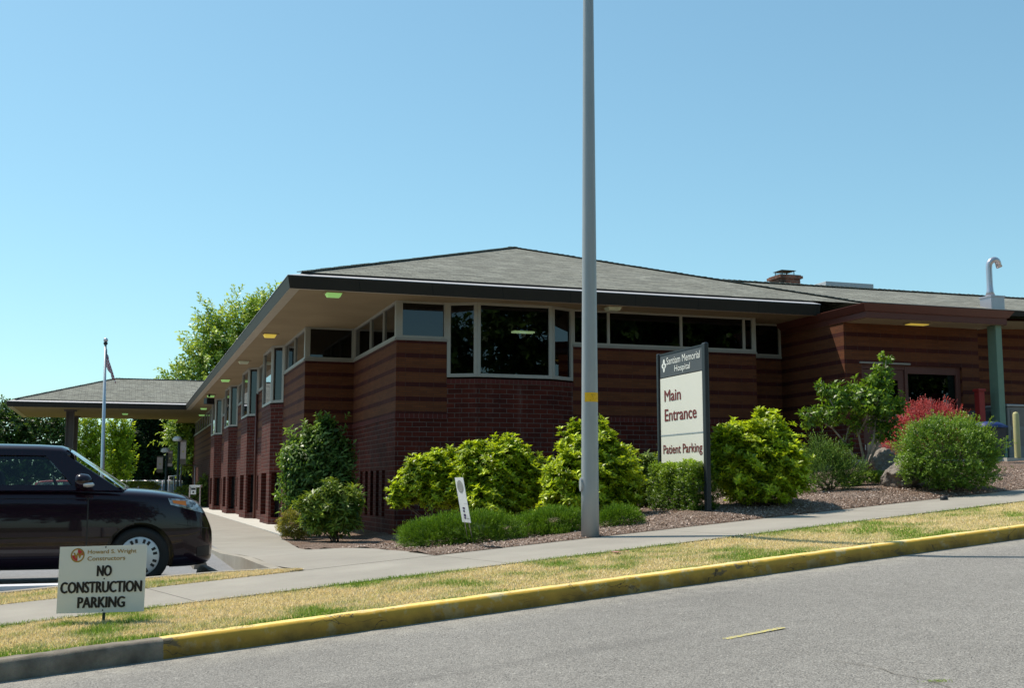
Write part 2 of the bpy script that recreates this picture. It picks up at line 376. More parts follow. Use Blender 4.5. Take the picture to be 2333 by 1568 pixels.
def strip(name, s0, s1, ds, t0, t1, nt, zf, mat, label):
    s = np.arange(s0, s1+ds/2, ds); t = np.linspace(t0, t1, nt); Sg, Tg = np.meshgrid(s, t)
    X, Y = XY(Sg, Tg); return struct(name, grid_mesh(name, X, Y, zf(Sg, Tg), mat, (Sg, Tg)), label)
strip('road', -30, 60, .5, -4.2, 8.108, 30, lambda s, t: zroad(s)+.012*np.exp(-(8.1-t)/.25), M['road'], 'worn grey asphalt street climbing to the right')
def kerb(name, s0, s1, mat, label, jag=.004):
    s = np.arange(s0, s1+.05, .06); prof = [(8.104, -.12), (8.104, .03), (8.106, .085), (8.112, .125), (8.128, .145), (8.16, .150), (8.245, .148), (8.264, .135), (8.264, -.05)]
    X = []; Y = []; Z = []; U = []; V = []
    for j, (t, z) in enumerate(prof):
        js = np.array([noise.noise((a*3.1, j*1.7, 4))*jag+noise.noise((a*13, j*2.3, 9))*jag*.8 for a in s]) if 1 <= j <= 6 else 0*s
        dip = np.array([max(0, noise.noise((a*5.3, 3.3, 1))-.25)*.05 for a in s]) if j in (2, 3, 4) else 0*s
        x, y = XY(s, t+js+dip*.8); X.append(x); Y.append(y); Z.append(zroad(s)+z+js*.7-dip*.5); U.append(s); V.append(s*0+j*.05)
    # end caps by collapsing
    return struct(name, grid_mesh(name, np.array(X)[::-1], np.array(Y)[::-1], np.array(Z)[::-1], mat, (np.array(U)[::-1], np.array(V)[::-1])), label)
kerb('kerb', -30, 2.33, M['kerbgrey'], 'bare weathered concrete kerb', .008)
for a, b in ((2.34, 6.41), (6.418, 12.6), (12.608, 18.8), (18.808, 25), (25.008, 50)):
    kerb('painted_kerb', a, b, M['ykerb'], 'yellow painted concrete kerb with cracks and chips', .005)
def zverge(s, t):
    w = np.clip((t-8.264)/(9.7-8.264), 0, 1); return (zroad(s)+.118)*(1-w)+(zwalk(s)-.005)*w+.012*np.sin(s*1.3+t*2)*np.sin(w*np.pi)
strip('verge', -30, 50, .25, 8.26, 9.72, 10, zverge, M['verge'], 'strip of dry turf between the kerb and the sidewalk')
strip('sidewalk', -30, 50, .25, 9.69, 11.21, 6, lambda s, t: zwalk(s)+.004+0*t, M['sidewalk'], 'concrete sidewalk running up along the street')
LOTZ = .13
# parking lot
struct('parking_lot', grid_mesh('parking_lot', *np.meshgrid(np.linspace(-40, 1.62, 60), np.linspace(11.6, 62, 80)), np.zeros((80, 60))+LOTZ+0.0, M['lot']), 'light grey asphalt parking lot beside the building')
def flat(name, poly, z, mat, label, h=.004):
    return struct(name, MB().prism(poly, z, z+h).mesh(name, mat), label)
flat('stall_line', [(-6, 13.02), (.15, 13.02), (.15, 13.16), (-6, 13.16)], LOTZ+.004, M['wpaint'], 'white painted stall line')
flat('stall_line', [(.55, 13.36), (1.45, 13.36), (1.45, 13.46), (.55, 13.46)], LOTZ+.004, M['wpaint'], 'white painted stall line near the wheel stops')
flat('white_kerb', [(-8, 12.72), (.0, 12.72), (.0, 12.98), (-8, 12.98)], LOTZ-.02, M['wpaint'], 'low white painted kerb beside the dark car', .115)
# kerb between lot and turf wedge
def ribbon_kerb(name, pts, w, top, bot, mat, label):
    mb = MB(); P = [Vector(p) for p in pts]
    for i in range(len(P)-1):
        a, b = P[i], P[i+1]; d = (b-a); d.z = 0; d.normalize(); n = Vector((-d.y, d.x, 0))*w
        if i == 0: na = n
        nb = n
        if i < len(P)-2:
            d2 = (P[i+2]-b); d2.z = 0; d2.normalize(); nb = (n+Vector((-d2.y, d2.x, 0))*w)/2
        q = [a, b, b+nb, a+na]; up = Vector((0, 0, top)); dn = Vector((0, 0, bot))
        mb.face([p+up for p in q]); mb.face([a+dn, b+dn, b+up, a+up]); mb.face([b+nb+dn, a+na+dn, a+na+up, b+nb+up])
        if i == 0: mb.face([a+na+dn, a+dn, a+up, a+na+up])
        if i == len(P)-2: mb.face([b+dn, b+nb+dn, b+nb+up, b+up])
        na = nb
    return struct(name, mb.mesh(name, mat), label)
zw = lambda X, Y: float(zwalk(ST(X, Y)[0]))
KL = [(-9, 11.9), (-4, 12.05), (-1.0, 12.2), (.3, 12.42), (1.0, 12.38), (1.5, 12.2)]
ribbon_kerb('lot_kerb', [(x, y, zw(x, y-.6)) for x, y in KL], .15, .035, -.3, M['kerblot'], 'dark low kerb along the edge of the parking lot')
# turf wedge between sidewalk and lot
def wedge():
    xs = np.linspace(-9, 1.74, 60); w = np.linspace(0, 1, 6); Xg, Wg = np.meshgrid(xs, w)
    y0 = (11.2-NN[0]*Xg)/NN[1]; y1 = np.interp(Xg, [-9, -4, -1, .3, 1.0, 1.5, 1.74], [11.91, 12.06, 12.21, 12.43, 12.39, 12.22, 11.99]); y1 = np.maximum(y1, y0+.005)
    Yg = y0+(y1-y0)*Wg; Z = zwalk(ST(Xg, y0)[0])+.006+.02*Wg
    struct('turf_wedge', grid_mesh('turf_wedge', Xg, Yg, Z, M['verge']), 'small wedge of dry turf between the sidewalk and the lot')
wedge()
# walkway beside the bays, its kerb, and the pale apron
def wx1(Y): return np.interp(Y, [11, 12, 13.5, 18, 25, 29, 62], [3.3, 3.25, 3.03, 2.82, 3.2, 3.3, 3.32])
def hwalk(X, Y): return np.where(Y > 25, .155, Hbed(np.minimum(X, 4.4), np.minimum(Y, 25.)))
def walkway():
    t = np.concatenate([np.linspace(0, 16, 60), np.linspace(17, 52, 30)]); u = np.linspace(0, 1, 10); Tg, Ug = np.meshgrid(t, u)
    x0 = np.interp(Tg, [0, .7, 1.3, 20, 40, 52], [1.78, 1.60, 1.56, 1.55, 1.55, 1.55])
    y0 = (11.2-NN[0]*x0)/NN[1]+Tg
    x1 = wx1(y0); X = x0+(x1-x0)*Ug; Y = (11.2-NN[0]*X)/NN[1]*np.clip(1-Tg/6, 0, 1)+y0*np.clip(Tg/6, 0, 1)+np.clip(1-Tg/6, 0, 1)*Tg
    struct('walkway', grid_mesh('walkway', X, Y, hwalk(X, Y)+.006, M['walkway']), 'concrete walkway leading along the brick bays')
walkway()
KW = [(1.74, 11.98), (1.60, 12.4), (1.56, 13.2), (1.55, 15), (1.55, 18), (1.55, 22), (1.55, 26), (1.55, 40), (1.55, 62)]
ribbon_kerb('walkway_kerb', [(x, y, float(hwalk(np.array(x), np.array(y)))) for x, y in KW], .12, .010, -.5, M['kerblot'], 'concrete kerb along the walkway')
struct('apron', MB().prism([(3.32, 25.9), (4.4, 27.2), (4.4, 62), (3.32, 62)], .0, .168).mesh('apron', M['apron']), 'pale concrete apron at the foot of the bays')
def bed():
    t = np.concatenate([np.linspace(11.2, 16, 70), np.linspace(16.2, 30, 50)]); u = np.linspace(0, 1, 150); Tg, Ug = np.meshgrid(t, u, indexing='ij')
    x0 = np.full(t.shape, 3.2)
    for i, tt in enumerate(t):
        x = 3.2
        for _ in range(12): x = float(wx1((tt-NN[0]*x)/NN[1]))
        x0[i] = x
    x0 = np.where(t > 26, 4.2, x0)
    X = x0[:, None]+(26-x0[:, None])*Ug**1.2; Y = (Tg-NN[0]*X)/NN[1]
    bump = np.array([noise.noise((a*1.3, b*1.3, 0))*.035+noise.noise((a*5, b*5, 2))*.012 for a, b in zip(X.ravel(), Y.ravel())]).reshape(X.shape)
    Z = Hbed(X, Y)+bump*np.clip((Tg-11.2)/.5, 0, 1)+.008
    struct('mulch_bed', grid_mesh('mulch_bed', X, Y, Z, M['mulch']), 'planting bed covered in bark mulch and gravel')
bed()
def hz(X, Y): return float(Hbed(np.array(X), np.array(Y)))+.01
# road marks
def on_road(x, y):
    a = at(x, y, 1.0); r = a-Vector((0, 0, CZ)); rs = r.x*DS[0]+r.y*DS[1]
    D = (CZ-.031+.062*2.336)/(.062*rs-r.z); return Vector((r.x*D, r.y*D, CZ+r.z*D))
def road_poly(name, pts, w, mat, label, h=.004):
    mb = MB()
    for a, b in zip(pts[:-1], pts[1:]):
        d = (b-a).normalized(); n = Vector((-d.y, d.x, 0))*w/2; u = Vector((0, 0, h))
        mb.face([a-n+u, b-n+u, b+n+u, a+n+u])
    return struct(name, mb.mesh(name, mat), label)
road_poly('road_marking', [Vector((3.75, 6.97, .215)), Vector((4.27, 7.11, .253))], .055, M['ypaint'], 'short yellow paint dash on the asphalt')
k_ = NM('faded_pink_spray', .9, .1, (.42, .20, .18)); M['pink'] = k_.m
for px0, py0, px1, py1, w in ((1397, 1256, 1408, 1254, .10), (1408, 1257, 1432, 1255, .025)):
    a_, b_ = at(px0, py0, 11.95), at(px1, py1, 12.0); a_.z = b_.z = 0
    for q in (a_, b_): q.z = float(zwalk(ST(q.x, q.y)[0]))+.004
    road_poly('spray_mark', [a_, b_], w, M['pink'], 'faded pink spray paint on the sidewalk')
cr = [on_road(x+random.uniform(-4, 4), y) for x, y in ((1900, 1508), (1965, 1517), (2005, 1525), (2040, 1538), (2080, 1545), (2120, 1553), (2165, 1568), (2220, 1600))]
road_poly('road_crack', cr, .006, M['kerbgrey'], 'thin dark crack in the asphalt', .005)
# ------------------------------------------------------------------ grass blades and mulch chips (stuff)
def fast_mesh(name, V, F, col, mat):
    me = bpy.data.meshes.new(name); nv = len(V); nf, k = F.shape
    me.vertices.add(nv); me.vertices.foreach_set('co', V.astype(np.float32).ravel())
    me.loops.add(nf*k); me.loops.foreach_set('vertex_index', F.astype(np.int32).ravel())
    me.polygons.add(nf); me.polygons.foreach_set('loop_start', np.arange(0, nf*k, k, dtype=np.int32))
    try: me.polygons.foreach_set('loop_total', np.full(nf, k, dtype=np.int32))
    except Exception: pass
    at_ = me.color_attributes.new('Col', 'FLOAT_COLOR', 'POINT')
    at_.data.foreach_set('color', np.concatenate([col, np.ones((nv, 1))], 1).astype(np.float32).ravel())
    me.materials.append(mat); me.update(calc_edges=True); me.validate(); return me
def pn(s, t, f, o=0): return np.array([noise.noise((a*f, b*f, o)) for a, b in zip(s, t)])
def blades(S_, T_, zf, name, label, hmul=1.0):
    n = len(S_); X, Y = XY(S_, T_); Z = zf(S_, T_)
    g = pn(S_, T_, .8, 3)+.7*pn(S_, T_*1.5, 2.6, 8)
    edge = np.maximum(np.exp(-(T_-8.264)/.28)*1.0, np.exp(-(9.7-T_)/.12)*.8) if hmul == 1.0 else np.zeros(n)
    gr = np.clip(g*1.7+edge*1.2-.09+R_.normal(0, .22, n), 0, 1)[:, None]
    straw = np.array([.83, .69, .45])*(R_.uniform(.6, 1.2, (n, 1)))*np.array([1, 1, 1])
    green = np.array([.21, .33, .05])*R_.uniform(.65, 1.35, (n, 1)); c = straw*(1-gr)+green*gr
    h = R_.uniform(.012, .030, n)*hmul*(1+.35*gr[:, 0]); az = R_.uniform(0, 6.283, n); lean = R_.uniform(.2, 1.1, n)
    w = R_.uniform(.0035, .0065, n); b = np.stack([X, Y, Z], -1)
    sd = np.stack([np.cos(az), np.sin(az), 0*az], -1)*w[:, None]
    az2 = az+1.57+R_.normal(0, .5, n); tip = b+np.stack([np.cos(az2)*lean*h, np.sin(az2)*lean*h, h], -1)
    V = np.stack([b-sd, b+sd, tip], 1).reshape(-1, 3); F = np.arange(n*3).reshape(-1, 3)
    o = link(name, fast_mesh(name, V, F, np.repeat(c, 3, 0), M['blade'])); return tag(o, label, None, None, 'stuff')
n = 190000; s_ = R_.uniform(-1.6, 15, n); keep = R_.random(n) < np.clip(1.15-.055*(s_+1.6), .3, 1); s_ = s_[keep]
blades(s_, R_.uniform(8.265, 9.73, len(s_)), lambda s, t: zverge(s, t)-.004, 'verge_grass', 'short dry grass with green patches between kerb and sidewalk')
def wedge_blades():
    n = 16000; X = R_.uniform(-1.6, 1.74, n); y0 = (11.2-NN[0]*X)/NN[1]; y1 = np.interp(X, [-9, -4, -1, .3, 1.0, 1.5, 1.74], [11.91, 12.06, 12.21, 12.43, 12.39, 12.22, 11.99])
    Y = y0+np.maximum(y1-y0, .01)*R_.random(n)-.01; s, t = ST(X, Y)
    blades(s, t, lambda a, b: zwalk(a)+.004, 'wedge_grass', 'dry grass on the small turf wedge beside the lot', 1.2)
wedge_blades()
def chips():
    n = 45000; s = R_.uniform(1.5, 19, n); t = 11.22+R_.random(n)**1.4*4.5; X, Y = XY(s, t); k = X > wx1(Y)+.03; X, Y = X[k], Y[k]; n = len(X)
    Z = Hbed(X, Y)+.012+R_.random(n)*.012
    L = R_.uniform(.005, .015, n); Wd = L*R_.uniform(.3, .7, n); az = R_.uniform(0, 6.283, n); ti = R_.normal(0, .45, n)
    a = np.stack([np.cos(az)*np.cos(ti), np.sin(az)*np.cos(ti), np.sin(ti)], -1); b = np.stack([-np.sin(az), np.cos(az), R_.normal(0, .3, n)], -1)
    c0 = np.stack([X, Y, Z], -1); q = [c0-a*L[:, None]-b*Wd[:, None], c0+a*L[:, None]-b*Wd[:, None], c0+a*L[:, None]*.8+b*Wd[:, None], c0-a*L[:, None]*.7+b*Wd[:, None]]
    V = np.stack(q, 1).reshape(-1, 3); u = R_.random((n, 1)); c = np.array([.22, .14, .10])*(1-u)+np.array([.66, .54, .47])*u*R_.uniform(.7, 1.1, (n, 1))
    tag(link('bark_chips', fast_mesh('bark_chips', V, np.arange(n*4).reshape(-1, 4), np.repeat(c, 4, 0), M['chip'])), 'loose bark chips and pebbles on the bed', None, None, 'stuff')
chips()
# ------------------------------------------------------------------ the hospital building
XL, YN, XN, YF, XR = 4.152, 28.764, 5.36, 24.0, 13.88
SILL, SOF, TANZ, TOP = 4.307, 5.098, 2.72, 5.33
XE, YE = 2.99, 23.0
bld = thing('hospital_building', 'low brick hospital building with hipped shingle roof, deep eaves and a long covered entrance canopy', 'building', (9, 30, 0))
def wall(mb, p0, p1, z0, z1, holes=(), dep=.16, split=TANZ, red=False):
    p0 = Vector((*p0, 0)); p1 = Vector((*p1, 0)); d = p1-p0; L = d.length; d.normalize(); n = Vector((d.y, -d.x, 0)); u0 = round((p0.x*1.0+p0.y*1.0), 4)
    us = sorted(set([0, L]+[h[0] for h in holes]+[h[1] for h in holes])); zs = sorted(set([z0, z1]+([split] if z0 < split < z1 else [])+[h[2] for h in holes]+[h[3] for h in holes]))
    P = lambda u, z, dd=0: p0+d*u-n*dd+Vector((0, 0, z))
    for a, b in zip(us[:-1], us[1:]):
        for c, e in zip(zs[:-1], zs[1:]):
            mu, mz = (a+b)/2, (c+e)/2
            if any(h[0] < mu < h[1] and h[2] < mz < h[3] for h in holes): continue
            mi = 0 if (red or mz < split) else 1
            mb.face([P(a, c), P(b, c), P(b, e), P(a, e)], [(u0+a, c), (u0+b, c), (u0+b, e), (u0+a, e)], mi)
    for a, b, c, e in holes:
        mi = 0 if (red or (c+e)/2 < split) else 1
        for q in ([P(a, c), P(a, c, dep), P(a, e, dep), P(a, e)], [P(b, c, dep), P(b, c), P(b, e), P(b, e, dep)], [P(a, c), P(b, c), P(b, c, dep), P(a, c, dep)], [P(a, e, dep), P(b, e, dep), P(b, e), P(a, e)]):
            s1 = (q[1]-q[0]).length; s2 = (q[3]-q[0]).length; mb.face(q, [(0, 0), (s1, 0), (s1, s2), (0, s2)], mi)
def add_pane(p0, p1, u0, u1, z0, z1, dep, mat, parent, name='pane', label=None):
    mb = MB(); p0 = Vector((*p0, 0)); p1 = Vector((*p1, 0)); d = (p1-p0).normalized(); n = Vector((d.y, -d.x, 0))
    a, b = p0+d*u0-n*dep, p0+d*u1-n*dep; Z = Vector((0, 0, 1)); mb.face([a+Z*z0, b+Z*z0, b+Z*z1, a+Z*z1])
    return mb.build(name, mat, parent, label=label)
def window(p0, p1, z0, z1, muls=(), e0=.07, e1=.07, rail=.055, fm='frame', dep=.09, sill=True, mw=.045):
    q0 = Vector((*p0, 0)); q1 = Vector((*p1, 0)); d = q1-q0; L = d.length; d.normalize(); n = Vector((d.y, -d.x, 0)); Z = Vector((0, 0, 1))
    m = Matrix((d, -n, Z)).transposed(); mb = MB()
    def bx(a, b, c, e, pr=.012, dp=dep): mb.box(q0+d*(a+b)/2+n*(pr-dp/2)+Z*(c+e)/2, (b-a, dp, e-c), M3=m)
    bx(0, e0, z0, z1); bx(L-e1, L, z0, z1)
    bx(e0, L-e1, z0, z0+rail, .009); bx(e0, L-e1, z1-rail*.8, z1, .009)
    cuts = [e0]
    for u in muls: bx(u-mw/2, u+mw/2, z0+rail, z1-rail*.8, .006); cuts += [u-mw/2, u+mw/2]
    cuts.append(L-e1)
    w = mb.build('window', M[fm], bld, bevel=.004)
    for a, b in zip(cuts[0::2], cuts[1::2]): add_pane(p0, p1, a, b, z0+rail, z1-rail*.8, .035, M['glass'], w)
    if sill:
        sb = MB(); sb.box(q0+d*L/2+n*(.035-.06)+Z*(z0-.026), (L, .12, .048), M3=m); sb.build('window_sill', M['sill'], w)
    return w
walls = MB(); wmats = [M['red'], M['tan'], M['soldier']]
BAYS = [32.69, 39.13, 46.29, 53.67]; BL = 2.9; BP = .3
# left facade (runs away from the camera), broken by the bays
segs = []; y = 76.0
for b in reversed(BAYS): segs.append((y, b+BL)); y = b
segs.append((y, YN))
for k, (ya, yb) in enumerate(segs):
    L = ya-yb; holes = []
    if k > 0: holes = [(L-.62, L-.28, .45, 1.55)] if k < len(segs)-1 else [(.22, .50, .45, 1.55), (.85, 1.13, .45, 1.55)]
    if k == len(segs)-1: holes += [(1.9, 2.2, .45, 1.55), (2.6, 2.9, .45, 1.55)]
    if 0 < k < len(segs)-1: holes += [(.28, .62, .45, 1.55)]
    z0 = -.4
    wall(walls, (XL, ya), (XL, yb), z0, SILL-.05, holes)
    for h in holes: add_pane((XL, ya), (XL, yb), *h, .15, M['darkpane'], bld, 'lower_window')
    if k == 0: window((XL, ya), (XL, yb), SILL, SOF, [2, 4, 6, 8, 10, 12, 14, 16, 18])
    else: window((XL, ya), (XL, yb), SILL, SOF, [L*.34, L*.67] if L > 3.99 else [L*.5], .10, .13 if k == len(segs)-1 else .10)
# notch and front
wall(walls, (XL, YN), (XN, YN), -.4, SILL-.05); window((XL, YN), (XN, YN), SILL, SOF, [], .12, .06)
nh = [(1.0+.62*i, 1.0+.62*i+.32, .55, 1.55) for i in range(5)]
wall(walls, (XN, YN), (XN, YF), -.4, SILL-.05, nh)
for h in nh: add_pane((XN, YN), (XN, YF), *h, .15, M['darkpane'], bld, 'lower_window')
window((XN, YN), (XN, YF), SILL, SOF, [1.97, 3.43], .06, .14)
FB0, FB1 = 6.46, 9.32
wall(walls, (XN, YF), (FB0, YF), -.4, SILL-.05); window((XN, YF), (FB0, YF), SILL, SOF, [], .13, .07)
wall(walls, (FB1, YF), (XR, YF), -.2, SILL-.05)
window((FB1, YF), (XR, YF), SILL, SOF, [.86, 2.65, XR-FB1-.30], .05, .10, mw=.06)
wall(walls, (XR, YF), (XR, 24.75), .3, SILL-.05); window((XR, YF), (XR, 24.75), SILL, SOF, [], .08, .06)
wall(walls, (XR, 24.75), (15.0, 24.75), .3, SILL-.05); window((XR, 24.75), (15.0, 24.75), SILL, SOF, [], .06, .06)
# wing
YW = 22.14; WZ = 4.80; DX0, DX1, WX1 = 15.43, 16.62, 18.10
wall(walls, (15.0, 24.75), (15.0, YW), .3, WZ)
dh = (DX0-15.0, WX1-15.0, 1.78, 3.90)
wall(walls, (15.0, YW), (18.58, YW), .3, WZ, [dh], .2)
wall(walls, (18.58, YW), (18.58, 25.3), .3, WZ+.2)
wall(walls, (18.58, 25.3), (28, 25.3), .3, 5.65)
wall(walls, (28, 25.3), (28, 36), .3, 5.65); wall(walls, (28, 36), (15, 36), -.4, 5.65); wall(walls, (15, 36), (15, 76), -.4, SOF); wall(walls, (15, 76), (XL, 76), -.4, SOF)
walls.build('wall', wmats, bld)
# bays
def bay(P0, P1, P2, P3, z0, holes, nm='bay_wall'):
    mb = MB(); pts = [P0, P1, P2, P3]
    for i in range(3): wall(mb, pts[i], pts[i+1], z0, 3.46, holes[i], .17, 9, True)
    ctr = [(p[0], p[1], 3.46) for p in pts]; mb.face(ctr)
    b = mb.build(nm, [M['red'], M['tan']], bld)
    for i in range(3):
        for h in holes[i]: add_pane(pts[i], pts[i+1], *h, .16, M['darkpane'], b, 'lower_window')
    cb = MB()
    for i in range(3):
        a = Vector((*pts[i], 0)); c = Vector((*pts[i+1], 0)); d = (c-a); L = d.length; d.normalize(); n = Vector((d.y, -d.x, 0)); m = Matrix((d, -n, Vector((0, 0, 1)))).transposed()
        cb.box((a+c)/2+n*(.022-.08)+Vector((0, 0, 3.41)), (L+.012, .16, .10), M3=m)
    cb.build('brick_cap', M['soldier'], b)
    for i in range(3): window(pts[i], pts[i+1], 3.50, SOF, [], .075, .075, .075, sill=False)
    return b
for b in BAYS:
    P0, P1, P2, P3 = (XL, b+BL), (XL-BP, b+BL-.45), (XL-BP, b+.35), (XL, b)
    fl = BL-.8
    bay(P0, P1, P2, P3, -.1, [[], [(.14, fl*.68, .40, 1.58)], [(.08, .40, .36, 1.58)]])
bay((FB0, YF), (7.04, YF-BP), (8.73, YF-BP), (FB1, YF), -.2, [[], [], []])
# soldier course under the tan brick
def course(p0, p1):
    sc = MB()
    a = Vector((*p0, 0)); c = Vector((*p1, 0)); d = (c-a); L = d.length; d.normalize(); n = Vector((d.y, -d.x, 0)); m = Matrix((d, -n, Vector((0, 0, 1)))).transposed()
    sc.box((a+c)/2+n*.004+Vector((0, 0, TANZ-.055)), (L+.04, .05, .10), M3=m); sc.build('soldier_course', M['soldier'], bld)
for ya, yb in segs: course((XL, ya), (XL, yb))
course((XL, YN), (XN, YN)); course((XN, YN), (XN, YF)); course((XN, YF), (FB0, YF)); course((FB1, YF), (XR, YF)); course((XR, 24.75), (15, 24.75)); course((15, 24.75), (15, YW))
# soffit (also closes the rooms from above)
CY0, CY1, CX0 = 61.9, 71.7, -5.42
outl = [(CX0+.02, CY0+.02), (XE+.02, CY0+.02), (XE+.02, YE+.02), (14.97, YE+.02), (14.97, 36), (15, 76), (XE+.02, 76), (XE+.02, CY1-.02), (CX0+.02, CY1-.02)]
sb = MB(); sb.face([(x, y, SOF) for x, y in outl][::-1]); sb.build('soffit', M['soffit'], bld)
sb = MB(); sb.face([(14.97, 23.2, SOF+.02), (28.1, 24.45, SOF+.45), (28.1, 36, SOF+.45), (14.97, 36, SOF+.02)][::-1]); sb.build('soffit', M['soffit'], bld)
def offset(path, d):
    out = []
    for i, p in enumerate(path):
        p = Vector(p); dirs = []
        if i > 0: dirs.append((p-Vector(path[i-1])).normalized())
        if i < len(path)-1: dirs.append((Vector(path[i+1])-p).normalized())
        ns = [Vector((e.y, -e.x)) for e in dirs]
        m = ns[0] if len(ns) == 1 else (ns[0]+ns[1])/(1+ns[0].dot(ns[1]))
        out.append(p+m*d)
    return out
def band(path, d0, z0, d1, z1, mat, name, parent=bld):
    a, b = offset(path, d0), offset(path, d1); mb = MB(); u = 0
    for i in range(len(path)-1):
        L = (a[i+1]-a[i]).length
        mb.face([(*a[i], z0), (*a[i+1], z0), (*b[i+1], z1), (*b[i], z1)], [(u, 0), (u+L, 0), (u+L, .3), (u, .3)]); u += L
    return mb, mb.v
eave = [(CX0, CY1), (CX0, CY0), (XE, CY0), (XE, YE), (14.97, YE)]
def bands(lst, name, mat):
    m = MB()
    for path, d0, z0, d1, z1 in lst:
        k, _ = band(path, d0, z0, d1, z1, None, '')
        for f, mi in zip(k.f, k.mi): m.face([k.v[i] for i in f], [k.uv[i] for i in f])
    return m.build(name, mat, bld)
bands([(eave, .0, SOF-.03, .045, TOP-.02), (eave, .045, TOP-.02, .045, TOP+.0)], 'fascia', M['fascia'])
bands([(eave, -.02, SOF-.03, 0, SOF-.03), (eave, -.22, SOF-.008, -.02, SOF-.03)], 'soffit_trim', M['trim'])
bands([(eave, .055, TOP-.012, .052, TOP+.0), (eave, .052, TOP+.0, -.28, TOP+.088)], 'eave_flashing', M['flash'])
bands([(eave, -.285, TOP+.085, -.265, TOP+.125)], 'drip_edge', M['edge'])
# roofs
def roof_faces(mb, pts, e0, e1):
    e0 = Vector(e0); e1 = Vector(e1); d = (e1-e0); d.normalize(); P = [Vector(p) for p in pts]
    n = (P[1]-P[0]).cross(P[2]-P[0]).normalized(); up = n.cross(d)
    mb.face(P, [((p-e0).dot(d), (p-e0).dot(up)) for p in P])
PZ = TOP+.125; PT = 6.62; SL = .334
x0, y0, x1 = XE+.27, YE+.27, XE+.27+2*PT; ax, ay, az = x0+PT, y0+PT, PZ+SL*PT
rf = MB()
roof_faces(rf, [(x0, y0, PZ), (x1, y0, PZ), (ax, ay, az)], (x0, y0, PZ), (x1, y0, PZ))
roof_faces(rf, [(x0, 78, PZ), (x0, y0, PZ), (ax, ay, az), (ax, 78, az)], (x0, 78, PZ), (x0, y0, PZ))
roof_faces(rf, [(x1, y0, PZ), (x1, 78, PZ), (ax, 78, az), (ax, ay, az)], (x1, y0, PZ), (x1, 78, PZ))
rf.build('roof', M['shingle'], bld)
# ridge and hip caps
def cap(a, b, w=.13):
    hp = MB(); a, b = Vector(a), Vector(b); n = int((b-a).length/.16)
    for i in range(n):
        p, q = a.lerp(b, i/n), a.lerp(b, (i+1)/n+.25/n); p = p+Vector((0, 0, .012+random.uniform(0, .012))); hp.bar(p, q, w*2, .016)
    hp.build('ridge_cap', M['shingle'], bld)
cap((x0, y0, PZ), (ax, ay, az)); cap((x1, y0, PZ), (ax, ay, az)); cap((ax, ay, az), (ax, 60, az))
# canopy roof
c0 = (CX0+.27, CY0+.27); cw = (CY1-CY0)/2-.27; cz = PZ+SL*cw
cr_ = MB()
roof_faces(cr_, [(c0[0], c0[1], PZ), (8, c0[1], PZ), (8, c0[1]+cw, cz), (c0[0]+cw, c0[1]+cw, cz)], (c0[0], c0[1], PZ), (8, c0[1], PZ))
roof_faces(cr_, [(c0[0], c0[1]+2*cw, PZ), (c0[0], c0[1], PZ), (c0[0]+cw, c0[1]+cw, cz)], (c0[0], c0[1]+2*cw, PZ), (c0[0], c0[1], PZ))
roof_faces(cr_, [(8, c0[1]+2*cw, PZ), (c0[0], c0[1]+2*cw, PZ), (c0[0]+cw, c0[1]+cw, cz), (8, c0[1]+cw, cz)], (8, c0[1]+2*cw, PZ), (c0[0], c0[1]+2*cw, PZ))
cr_.build('canopy_roof', M['shingle'], bld)
cap((c0[0], c0[1], PZ), (c0[0]+cw, c0[1]+cw, cz)); cap((c0[0]+cw, c0[1]+cw, cz), (8, c0[1]+cw, cz))
# lower roof to the right
LY, LZ, RY, RZ = 24.5, 5.70, 28.3, 6.79
lr = MB(); roof_faces(lr, [(9, LY, LZ), (29, LY, LZ), (29, RY, RZ), (9, RY, RZ)], (9, LY, LZ), (29, LY, LZ)); roof_faces(lr, [(29, RY+7, LZ-.9), (9, RY+7, LZ-.9), (9, RY, RZ), (29, RY, RZ)], (29, RY+7, 0), (9, RY+7, 0))
lr.build('rear_roof', M['shingle'], bld)
cap((11, RY, RZ), (29, RY, RZ))
m2 = MB(); m2.box((22.3, LY-.06, LZ-.07), (13.6, .10, .14)); m2.build('fascia', M['fascia'], bld)
m2 = MB(); m2.box((22.3, LY-.06, LZ+.006), (13.6, .15, .012)); m2.build('eave_flashing', M['flash'], bld)
# wing canopy fascia
WE = [(14.975, 25.0), (14.975, 21.28), (18.73, 21.28), (18.73, 24.4)]
bands([(WE, -.03, WZ-.01, -.03, WZ+.14), (WE, -.03, WZ+.14, .0, WZ+.145), (WE, .0, WZ+.145, .09, WZ+.29), (WE, .09, WZ+.29, .09, WZ+.30), (WE, .09, WZ+.30, -.2, WZ+.302)], 'wing_fascia', M['brownmetal'])
m2 = MB(); m2.face([(14.98, 21.3, WZ), (18.72, 21.3, WZ), (18.72, 25.2, WZ), (14.98, 25.2, WZ)][::-1]); m2.build('wing_soffit', M['soffit'], bld)
m2 = MB(); m2.face([(15.1, 21.4, WZ+.30), (18.6, 21.4, WZ+.30), (18.6, 25.4, WZ+.34), (15.1, 25.4, WZ+.34)]); m2.build('wing_roof', M['fascia'], bld)
